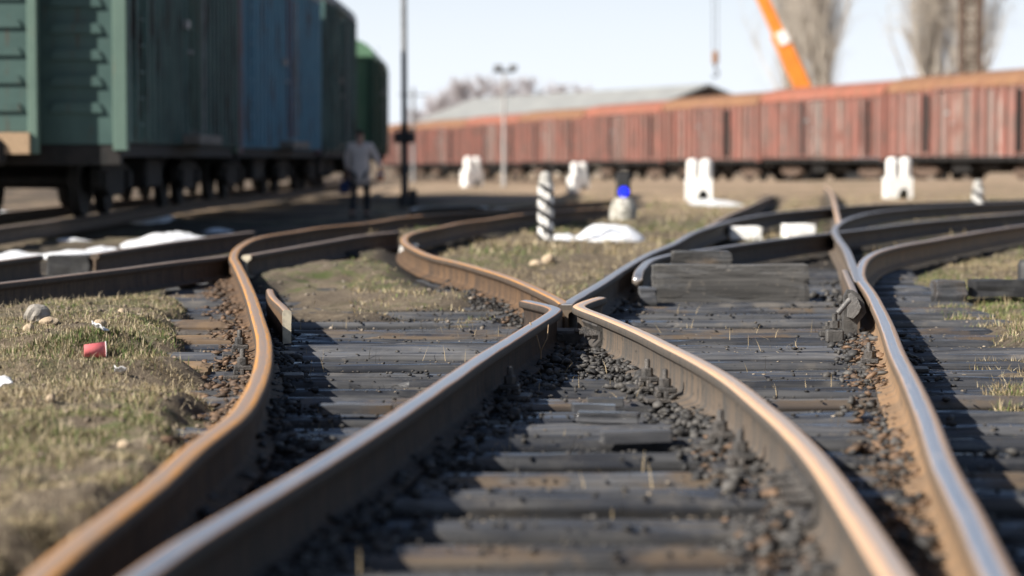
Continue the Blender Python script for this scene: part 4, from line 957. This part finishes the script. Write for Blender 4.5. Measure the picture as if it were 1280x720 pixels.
# red train
RG = 'red and rusty boxcars of the long train'
PA = Vector((18.0, 85.)); PBv = Vector((-9.62, 190.)); DV = (PBv - PA).normalized(); NV = Vector((DV.y, -DV.x))
rp1 = dict(side=M['red_planks'], end=M['red_planks'], trim=M['red_post'], corner=M['red_post'], door=M['red_planks'], roof=M['red_roof'], sill=M['under'])
rp2 = dict(rp1, roof=M['rust_roof'])
protos = [wagon('red_boxcar', 'x', 'boxcar', 13.6, rp, sill=.95, eave=3.62, top=4.25, ribs=.8, step=False, endribs=False, rusty_under=True, planks_=True, group=RG, openings=op) for rp, op in
          ((rp2, [(-3.2, -2.75), (4.6, 4.75)]), (rp1, [(-1.75, -1.3), (5.4, 5.5)]), (rp2, [(2.6, 3.0), (-5.2, -5.1)]))]
red_labels = ['rusty red boxcar cut by the right edge of the photo', 'red boxcar in front of the orange crane boom', 'red boxcar below the dark barn gable and behind a white stand',
              'red boxcar behind the blue dwarf signal', 'red boxcar behind the tall striped post', 'red boxcar crossed by the pale lamp pole', 'red boxcar above the leftmost white stand', 'farthest red boxcar beside the dark mast']
used = set()
for k in range(8):
    s0 = -2.0 + 14.2 * k; pi = [0, 1, 2, 1, 0, 1, 2, 0][k]
    o = protos[pi] if pi not in used else copy_tree(protos[pi]); used.add(pi)
    c = PA + DV * (s0 + 7.1); back = Vector((DV.y, -DV.x))
    if back.x < 0: back = -back
    c = c + back * 1.61; zz = -.2 - .55 * (s0 + 7.1) / 108
    # local -y side must face the camera (left): heading chosen so that left normal points away from the camera
    hd_ = -DV if Vector((DV.y, -DV.x)).dot(back) > 0 else DV
    ang = math.atan2(hd_.y, hd_.x)
    ln_ = Vector((-math.sin(ang), math.cos(ang)))
    if ln_.dot(back) < 0: ang += math.pi
    o.location = (c.x, c.y, zz); o.rotation_euler.z = ang; o['label'] = red_labels[k]
for s in (-.76, .76):
    back = Vector((-DV.y, DV.x)); back = -back if back.x < 0 else back
    P = [(*(PA + DV * q + back * (1.61 + s)), -.2 - .55 * q / 108) for q in (-8, 10, 30, 50, 70, 90, 115)]
    rail('Z%f' % s, None, 'rail_old', 'near rail under the red train' if s < 0 else 'far rail under the red train', .8, 1, pts=P)
# ------------------------------------------------------------------ person walking away
def skin(name, verts, edges, radii, mat, parent, sub=2, root=0):
    me = bpy.data.meshes.new(name); me.from_pydata(verts, edges, []); o = link(name, me)
    bpy.context.view_layer.objects.active = o
    md = o.modifiers.new('s', 'SKIN'); md.use_smooth_shade = True
    for i, r in enumerate(radii):
        q = me.skin_vertices[0].data[i]; q.radius = (r, r) if not hasattr(r, '__len__') else r; q.use_root = (i == root)
    o.modifiers.new('u', 'SUBSURF').levels = sub; o.modifiers['u'].render_levels = sub
    dg = bpy.context.evaluated_depsgraph_get(); me2 = bpy.data.meshes.new_from_object(o.evaluated_get(dg)); o.modifiers.clear(); o.data = me2; me2.materials.clear(); me2.materials.append(mat); me2.name = name
    me2.polygons.foreach_set('use_smooth', [True] * len(me2.polygons))
    o.parent = parent; return o
M['skin'] = surf('skin', (.50, .28, .20), (.44, .24, .17), 12, .6, 0, .05)
M['jacket'] = surf('jacket', (.74, .63, .57), (.62, .53, .48), 7, .9, 0, .3, bd=.02)
M['trousers'] = surf('trousers', (.018, .019, .023), (.03, .03, .035), 7, .9, 0, .3, bd=.02)
M['hair'] = surf('hair', (.025, .016, .012), (.045, .028, .02), 20, .7, 0, .3)
M['shoe'] = surf('shoe', (.02, .018, .017), (.03, .028, .025), 9, .6, 0, .2)
px_, pd_ = (450 - 640) / F * 47, 47.0; pz_ = gz(px_, pd_) + .01
hp = (198 - 161 + 0.0) / F * 47 + CZ - pz_   # head top to ground
sc_h = hp / 1.75
per = thing('person', 'person in a grey coat walking away beside the boxcars', 'person', (px_, pd_, pz_)); per.scale = (sc_h,) * 3; per.rotation_euler.z = R(-8)
V = [(0, 0, .98), (0, .0, 1.12), (0, .02, 1.32), (0, .03, 1.46), (0, .04, 1.54), (0, .06, 1.64), (0, .06, 1.71)]
E = [(i, i + 1) for i in range(6)]; RD = [(.15, .11), (.145, .10), (.17, .11), (.08, .075), (.055, .055), (.082, .095), (.06, .07)]
def chain(start, pts, rad):
    for q, r in zip(pts, rad):
        V.append(q); E.append((start, len(V) - 1)); RD.append(r); start = len(V) - 1
    return start
chain(0, [(-.10, .0, .90), (-.11, -.05, .50), (-.11, -.22, .10), (-.11, -.12, .04)], [.085, .058, .04, .035])
chain(0, [(.10, .02, .90), (.11, .16, .50), (.11, .14, .09), (.11, .27, .035)], [.085, .058, .04, .035])
ha = chain(2, [(-.20, .03, 1.42), (-.25, .02, 1.14), (-.24, .07, .88)], [.06, .042, .028])
for k in range(5): chain(ha, [(-.24 + .012 * (k - 2), .075 + .008 * k, .80 if k else .84), (-.235 + .012 * (k - 2), .085 + .004 * k, .755 - .008 * (2 - abs(k - 2)) if k else .81)], [.010, .008])
hb = chain(2, [(.20, .03, 1.42), (.31, .0, 1.18), (.40, .10, .98)], [.06, .042, .028])
for k in range(5): chain(hb, [(.43 + .006 * k, .115 + .014 * (k - 2), .92 if k else .95), (.445, .13 + .012 * (k - 2), .885 if k else .925)], [.010, .008])
skin('body', V, E, RD, M['skin'], per)
JV = [(0, 0, .60), (0, 0, .95), (0, .01, 1.12), (0, .02, 1.33), (0, .03, 1.47), (-.21, .03, 1.41), (-.262, .02, 1.14), (-.245, .06, .93), (.21, .03, 1.41), (.32, .0, 1.18), (.39, .085, 1.01)]
skin('coat', JV, [(0, 1), (1, 2), (2, 3), (3, 4), (3, 5), (5, 6), (6, 7), (3, 8), (8, 9), (9, 10)], [(.235, .17), (.22, .16), (.185, .135), (.205, .14), (.085, .08), .085, .065, .052, .085, .065, .052], M['jacket'], per)
skin('trousers', [(0, 0, .88), (-.10, -.0, .84), (-.11, -.05, .50), (-.11, -.21, .12), (.10, .02, .84), (.11, .16, .50), (.11, .14, .11)], [(0, 1), (1, 2), (2, 3), (0, 4), (4, 5), (5, 6)], [(.16, .12), .10, .075, .062, .10, .075, .062], M['trousers'], per)
skin('hair', [(0, .045, 1.60), (0, .05, 1.68), (0, .055, 1.745)], [(0, 1), (1, 2)], [(.075, .075), (.092, .10), (.055, .065)], M['hair'], per)
for s, p in ((-.11, (-.11, -.17, .05)), (.11, (.11, .2, .04))):
    MB().box(p[0] - .05, p[0] + .05, p[1] - .13, p[1] + .14, p[2] - .04, p[2] + .05, bev=.03).build('shoe', M['shoe'], per)
bg = thing('hand_bag', 'dark blue bag held in the left hand of the person', 'bag', (px_ - .30 * sc_h, pd_ + .05, pz_ + .47 * sc_h))
M['bag'] = surf('bag', (.02, .035, .10), (.03, .05, .13), 9, .7, 0, .3)
MB().box(-.10, .10, -.06, .06, 0, .26, bev=.03).build('bag_body', M['bag'], bg); hh = MB(); hh.tube([(-.06, 0, .25), (-.05, 0, .36), (.05, 0, .36), (.06, 0, .25)], .008, 6); hh.build('bag_handle', M['bag'], bg)
pk = thing('orange_parcel', 'orange-red parcel held in the right hand of the person', 'parcel', (px_ + .40 * sc_h, pd_ + .02, pz_ + .72 * sc_h))
M['parcel'] = surf('parcel', (.62, .24, .13), (.55, .20, .11), 9, .7, 0, .2)
MB().box(-.07, .07, -.06, .06, 0, .22, bev=.02).build('wrapping', M['parcel'], pk); MB().box(-.074, .074, -.064, .064, .13, .16, bev=.004).build('tape', M['paper'], pk)
# ------------------------------------------------------------------ poles
M['pole_grey'] = surf('pole_grey', (.22, .225, .23), (.16, .165, .17), 3, .6, .2, .1)
M['pole_dark'] = surf('pole_dark', (.03, .03, .032), (.05, .048, .045), 3, .6, .2, .1)
M['pole_pale'] = surf('pole_pale', (.38, .37, .36), (.32, .31, .30), 3, .7, 0, .1)
x, d_ = (506 - 640) / F * 58, 58.; z = gz(x, d_)
t = thing('signal_mast', 'tall thin mast with dark boxes beyond the walking person', 'mast', (x, d_, z))
MB().lathe([(.17, 0), (.17, .25), (.09, .3), (.085, 2.0)], 14).build('base_tube', M['pole_dark'], t)
mm = MB(); mm.tube([(0, 0, 2.), (-.02, 0, 6.5), (-.06, 0, 10.5)], [.075, .065, .055], 12); mm.build('upper_tube', M['pole_grey'], t)
for q in (-.14, .14): MB().box(q - .12, q + .12, -.13, .05, 1.52, 1.80, bev=.03).build('box', M['black_paint'], t)
x2 = MB(); x2.box(-.26, .26, -.04, .04, 1.82, 1.87); x2.build('bracket', M['pole_dark'], t)
MB().box(.1, .3, -.12, .12, .0, .42, bev=.04).build('cabinet', M['black_paint'], t)
x, d_ = (630 - 640) / F * 112, 112.; z = gz(x, d_)
t = thing('lamp_pole', 'pale lamp pole with two floodlights before the barn', 'lamp pole', (x, d_, z))
hh = (198 - 88) / F * 112 + CZ - z
pm = MB(); pm.tube([(0, 0, 0), (0, 0, hh)], [.10, .05], 12); pm.build('shaft', M['pole_pale'], t)
pm = MB(); pm.box(-.5, .5, -.05, .05, hh - .12, hh - .02); pm.build('crossarm', M['pole_dark'], t)
for q in (-.26, .42):
    lf = MB().box(q - .2, q + .2, -.18, .14, hh - .02, hh + .22, bev=.04).build('floodlight', M['pole_dark'], t)
    MB().box(q - .16, q + .16, -.19, -.182, hh + .02, hh + .24).build('lens', M['pole_grey'], lf)
x, d_ = (517 - 640) / F * 150, 150.; z = -.7
t = thing('utility_pole', 'faint utility pole with a crossarm behind the farthest red boxcar', 'utility pole', (x, d_, z)); hh = (198 - 110) / F * 150 + CZ - z
pm = MB(); pm.tube([(0, 0, 0), (0, 0, hh)], [.13, .09], 10); pm.build('shaft', M['pole_grey'], t)
pm = MB(); pm.box(-.9, .9, -.05, .05, hh - .5, hh - .4); pm.build('crossarm', M['pole_grey'], t)
# ------------------------------------------------------------------ barn
M['barn_roof'] = surf('barn_roof', (.27, .275, .265), (.22, .225, .22), .6, .8, 0, .1, stretch=(1, 1, 1))
M['barn_gable'] = surf('barn_gable', (.05, .04, .04), (.075, .055, .05), 1.5, .8, 0, .1)
M['barn_wall'] = surf('barn_wall', (.40, .36, .30), (.33, .29, .25), 1, .9, 0, .1)
pg = Vector(((884 - 640) / F * 240, 240)); pf = Vector(((592 - 640) / F * 300, 300)); dv = (pf - pg); Lb = dv.length; dv.normalize()
t = thing('barn', 'long pale-roofed barn with dark gable behind the red train', 'barn', (pg.x, pg.y, -.95), math.atan2(dv.y, dv.x)); zr = (198 - 105) / F * 240 + CZ + .95; hw = 8.0; drop = 3.0
MB().prism([(-hw + .6, 0), (-hw + .6, zr - drop), (0, zr - .35), (hw - .6, zr - drop), (hw - .6, 0)], .5, Lb, axis='x').build('wall', M['barn_wall'], t)
MB().prism([(-hw + .5, zr - drop - 1.0), (-hw + .5, zr - drop), (0, zr - .3), (hw - .5, zr - drop), (hw - .5, zr - drop - 1.0)], .3, .49, axis='x').build('gable', M['barn_gable'], t)
ro = MB()
for s in (-1, 1): ro.prism([(0, zr - .2), (0, zr), (s * hw, zr - drop), (s * hw, zr - drop - .2)], -.3, Lb + .3, axis='x')
ro.build('roof', M['barn_roof'], t)
# ------------------------------------------------------------------ crane
M['orange'] = surf('orange', (.78, .24, .03), (.72, .21, .03), 2, .45, 0, .05)
M['cable'] = surf('cable', (.12, .12, .13), (.09, .09, .1), 5, .6, .4, 0)
dc = 125.
b0 = Vector(at(1012, 128, dc)); tip = Vector(at(893, -135, dc)); foot = b0 + (b0 - tip) * .12
t = thing('mobile_crane', 'orange crane boom rising behind the red train with hanging hook', 'crane', (foot.x, foot.y, -.6)); o0 = Vector(t.location)
def boxbeam(a, b, w, name, mat, parent):
    a, b = a - o0, b - o0; ax = (b - a); Lx = ax.length; q = ax.to_track_quat('X', 'Y').to_matrix().to_4x4(); q.translation = a
    return MB().box(0, Lx, -w / 2, w / 2, -w / 2, w / 2, mat=q, bev=.05).build(name, mat, parent)
mid = b0 + (tip - b0) * .33
boxbeam(foot, mid, .82, 'boom', M['orange'], t); boxbeam(mid - (tip - b0) * .02, tip, .6, 'boom_section', M['orange'], t)
sg = at(979, 47, dc - .45); MB().box(-.28, .28, -.03, .03, -.35, .35, bev=.01).build('white_plate', M['whitewash'], t, Vector(sg) - o0).rotation_euler = (0, R(-25), 0)
hk = Vector(at(894, 92, dc))
for q in (-.12, .12):
    cb = MB(); cb.tube([tip - o0 + Vector((q, 0, 0)), hk - o0 + Vector((q, 0, 1.1))], .022, 6); cb.build('cable', M['cable'], t)
MB().box(-.16, .16, -.12, .12, .5, 1.15, bev=.05).build('hook_block', M['iron_rust'], t, hk - o0)
hm = MB(); hm.tube([(0, 0, .5), (0, 0, .25), (.14, 0, .1), (.14, 0, -.08), (0, 0, -.18), (-.14, 0, -.08)], .06, 8); hm.build('hook', M['cable'], t, hk - o0)
MB().box(-1.3, 1.5, -1.2, 1.2, 1.1, 3.0, bev=.1).build('cab', M['orange'], t); MB().box(-2.5, 3.5, -1.25, 1.25, .5, 1.1, bev=.05).build('chassis', M['black_paint'], t)
for xq in (-1.8, -.6, 1.6, 2.8):
    for yq in (-1.15, 1.15):
        w = MB(); w.tube([(xq, yq - .15, .5), (xq, yq + .15, .5)], .5, 18); w.build('wheel', M['black_paint'], t)
# ------------------------------------------------------------------ lattice mast
x, d_ = (1211 - 640) / F * 120, 120.
t = thing('lattice_mast', 'dark steel lattice mast in front of a bare poplar', 'mast', (x, d_, -.6)); lm = MB(); w = .44
for sx in (-w, w):
    for sy in (-w, w): lm = MB(); lm.tube([(sx, sy, 0), (sx, sy, 24)], .09, 6); lm.build('leg', M['under_rust'], t)
lm = MB()
for k in range(24):
    for (a, b) in (((-w, -w), (w, -w)), ((w, -w), (w, w)), ((w, w), (-w, w)), ((-w, w), (-w, -w))): lm.tube([(a[0], a[1], k), (b[0], b[1], k + 1)], .035, 5); lm.tube([(a[0], a[1], k), (b[0], b[1], k)], .03, 5)
lm.build('lattice', M['under_rust'], t)
# ------------------------------------------------------------------ bare trees
M['bark'] = surf('bark', (.20, .17, .14), (.13, .11, .09), 3, .9, 0, .3)
M['twig'] = surf('twig', (.55, .50, .43), (.44, .39, .34), 2, .9, 0, 0)
M['twig_far'] = surf('twig_far', (.58, .53, .53), (.48, .44, .45), 2, .9, 0, 0)  # pale tint stands in for haze over the distant trees
def seg_mesh(A, B_, ra, rb):
    """many three-sided tapered twigs at once"""
    A, B_ = np.array(A), np.array(B_); n = len(A); T = B_ - A; T /= np.linalg.norm(T, axis=1)[:, None] + 1e-9
    ref = np.where(np.abs(T[:, 2:3]) < .9, np.array([[0, 0, 1.]]), np.array([[1., 0, 0]])); a = np.cross(T, ref); a /= np.linalg.norm(a, axis=1)[:, None]; b = np.cross(T, a)
    V = []
    for P, r in ((A, ra), (B_, rb)):
        for k in range(3):
            th = 2 * math.pi * k / 3; V.append(P + (a * math.cos(th) + b * math.sin(th)) * np.array(r)[:, None])
    V = np.stack(V, 1).reshape(-1, 3); o = np.arange(n)[:, None] * 6
    Q = np.concatenate([o + np.array([[0, 1, 4, 3]]), o + np.array([[1, 2, 5, 4]]), o + np.array([[2, 0, 3, 5]])]); return V, Q
def bare_tree(name, label, x, d_, z0, H, spread, up, nl, ntw, seed, twr=.012, trunk_r=.35, far=False, group=None):
    rg = np.random.default_rng(seed); t = thing(name, label, 'tree', (x, d_, z0), 0, group)
    tk = MB(); pts = [(0, 0, -.3)]; 
    for k in range(1, 9): pts.append((rg.normal(0, .12), rg.normal(0, .12), H * .9 * k / 8))
    tk.tube(pts, [trunk_r * (1 - .93 * k / 8) for k in range(9)], 8); tk.build('trunk', M['bark'], t)
    A, B_, ra, rb = [], [], [], []
    def add(p, q, r0, r1): A.append(p); B_.append(q); ra.append(r0); rb.append(r1)
    P = np.array(pts)
    for l in range(nl):
        f = rg.uniform(.10, .92) ** .9; zz = f * H * .9; k = min(7, int(f * 8)); w_ = f * 8 - k; p = P[k] * (1 - w_) + P[k + 1] * w_
        az = rg.uniform(0, 6.28); prof = math.sin(math.pi * min(1, (f * .9 + .12))) ** .6 if up > .5 else 1 - .6 * f
        ln = (H * .30 * (1.1 - f) + 1.2) * rg.uniform(.7, 1.2) if up > .5 else H * .42 * prof * rg.uniform(.6, 1.1)
        dirn = np.array([math.cos(az), math.sin(az), 0.]) * spread + np.array([0, 0, up]); dirn /= np.linalg.norm(dirn); r = .04 + .08 * (1 - f)
        cur = p; 
        for s in range(4):
            dn = dirn + rg.normal(0, .10, 3); dn[2] += .10 * s * (up > .5); dn /= np.linalg.norm(dn); nx = cur + dn * ln / 4
            add(cur, nx, r * (1 - s / 4) + twr, r * (1 - (s + 1) / 4) + twr * .7)
            for w2 in range(ntw):
                b = cur + (nx - cur) * rg.random(); td = dn + rg.normal(0, .42, 3) + np.array([0, 0, .25 * up]); td /= np.linalg.norm(td); tl = ln * rg.uniform(.10, .30); e = b + td * tl
                add(b, e, twr, twr * .5)
                for _ in range(3):
                    b2 = b + (e - b) * rg.uniform(.3, .95); t2 = td + rg.normal(0, .45, 3) + np.array([0, 0, .15]); t2 /= np.linalg.norm(t2); add(b2, b2 + t2 * tl * rg.uniform(.3, .7), twr * .7, twr * .35)
            cur = nx; dirn = dn
    V_, Q = seg_mesh(A, B_, ra, rb); npmesh('crown', V_, Q, M['twig_far' if far else 'twig'], parent=t)
    return t
for q, (px, dd_, H, lab) in enumerate([(1022, 142, 21, 'bare poplar directly right of the orange crane boom'), (992, 150, 20, 'bare poplar whose crown is crossed by the orange boom'), (1165, 138, 21, 'bare poplar left of the lattice mast'), (1212, 146, 22, 'bare poplar behind the lattice mast')]):
    bare_tree('poplar', lab, (px - 640) / F * dd_, dd_, -.7, H, .30, 1.0, 120, 8, 300 + q, .011, .30, group='bare poplars behind the red train')
for q, (px, dd_, H, lab) in enumerate([(548, 300, 10.5, 'low bare tree above the leftmost red boxcars'), (572, 330, 13.5, 'hazy bare tree at the left end of the barn roof'), (600, 400, 17, 'hazy bare tree just left of the lamp pole'), (628, 410, 17, 'hazy bare tree straight behind the lamp pole'),
        (660, 430, 17.5, 'hazy bare tree right of the lamp pole, above the barn roof'), (695, 440, 17, 'low hazy bare tree above the middle of the barn roof'), (728, 450, 16.6, 'second hazy bare tree from the right end of the far row'), (762, 455, 15.8, 'hazy bare tree at the right end of the far row'), (525, 360, 9.5, 'smallest hazy bare tree next to the utility pole')]):
    bare_tree('bare_tree', lab, (px - 640) / F * dd_, dd_, -1., H, 1., .62, 120, 9, 400 + q, .026, .25, True, 'hazy bare trees on the horizon')
# ------------------------------------------------------------------ light
EL, AZ = R(34), math.atan2(-.85, -.527)      # azimuth of the sun measured from +Y towards +X
to_sun = Vector((-.85 * math.cos(EL), -.527 * math.cos(EL), math.sin(EL)))
w = bpy.data.worlds.new('World'); sc.world = w; w.use_nodes = True; nt = w.node_tree
sky = nt.nodes.new('ShaderNodeTexSky'); sky.sky_type = 'NISHITA'; sky.sun_disc = False; sky.sun_elevation = EL; sky.sun_rotation = AZ % (2 * math.pi)
sky.air_density = 1.0; sky.dust_density = 1.2; sky.ozone_density = 1.0; sky.altitude = 100
sky.air_density = .8
bgn = nt.nodes['Background']; bgn.inputs[1].default_value = .055
tcw = nt.nodes.new('ShaderNodeTexCoord'); spw = nt.nodes.new('ShaderNodeSeparateXYZ'); nt.links.new(tcw.outputs['Generated'], spw.inputs[0])
mrw = nt.nodes.new('ShaderNodeMapRange'); mrw.interpolation_type = 'SMOOTHSTEP'; nt.links.new(spw.outputs[2], mrw.inputs[0])
for i_, v_ in enumerate((0., .22, .95, .0)): mrw.inputs[i_ + 1].default_value = v_
vcw = nt.nodes.new('ShaderNodeMix'); vcw.data_type = 'RGBA'; nt.links.new(mrw.outputs[0], vcw.inputs[0]); nt.links.new(sky.outputs[0], vcw.inputs[6]); vcw.inputs[7].default_value = (9.5, 10.1, 11.0, 1)
nt.links.new(vcw.outputs[2], bgn.inputs[0])      # thin bright veil of haze low in the sky
sl = bpy.data.lights.new('sun', 'SUN'); sl.energy = 5.0; sl.angle = R(.53); sl.color = (1, .94, .85); so = bpy.data.objects.new('sun', sl); COL.objects.link(so)
so.rotation_euler = to_sun.to_track_quat('Z', 'Y').to_euler(); so.location = (-20, -15, 30)
sc.view_settings.view_transform = 'Standard'; sc.view_settings.look = 'None'; sc.view_settings.gamma = 1; sc.view_settings.exposure = .92
sc.view_settings.use_curve_mapping = False
sc.render.resolution_x = 1024; sc.render.resolution_y = 576
sc.cycles.use_denoising = True
sc.cycles.max_bounces = 6
sc.cycles.use_adaptive_sampling = False
sc.cycles.sample_clamp_indirect = 4
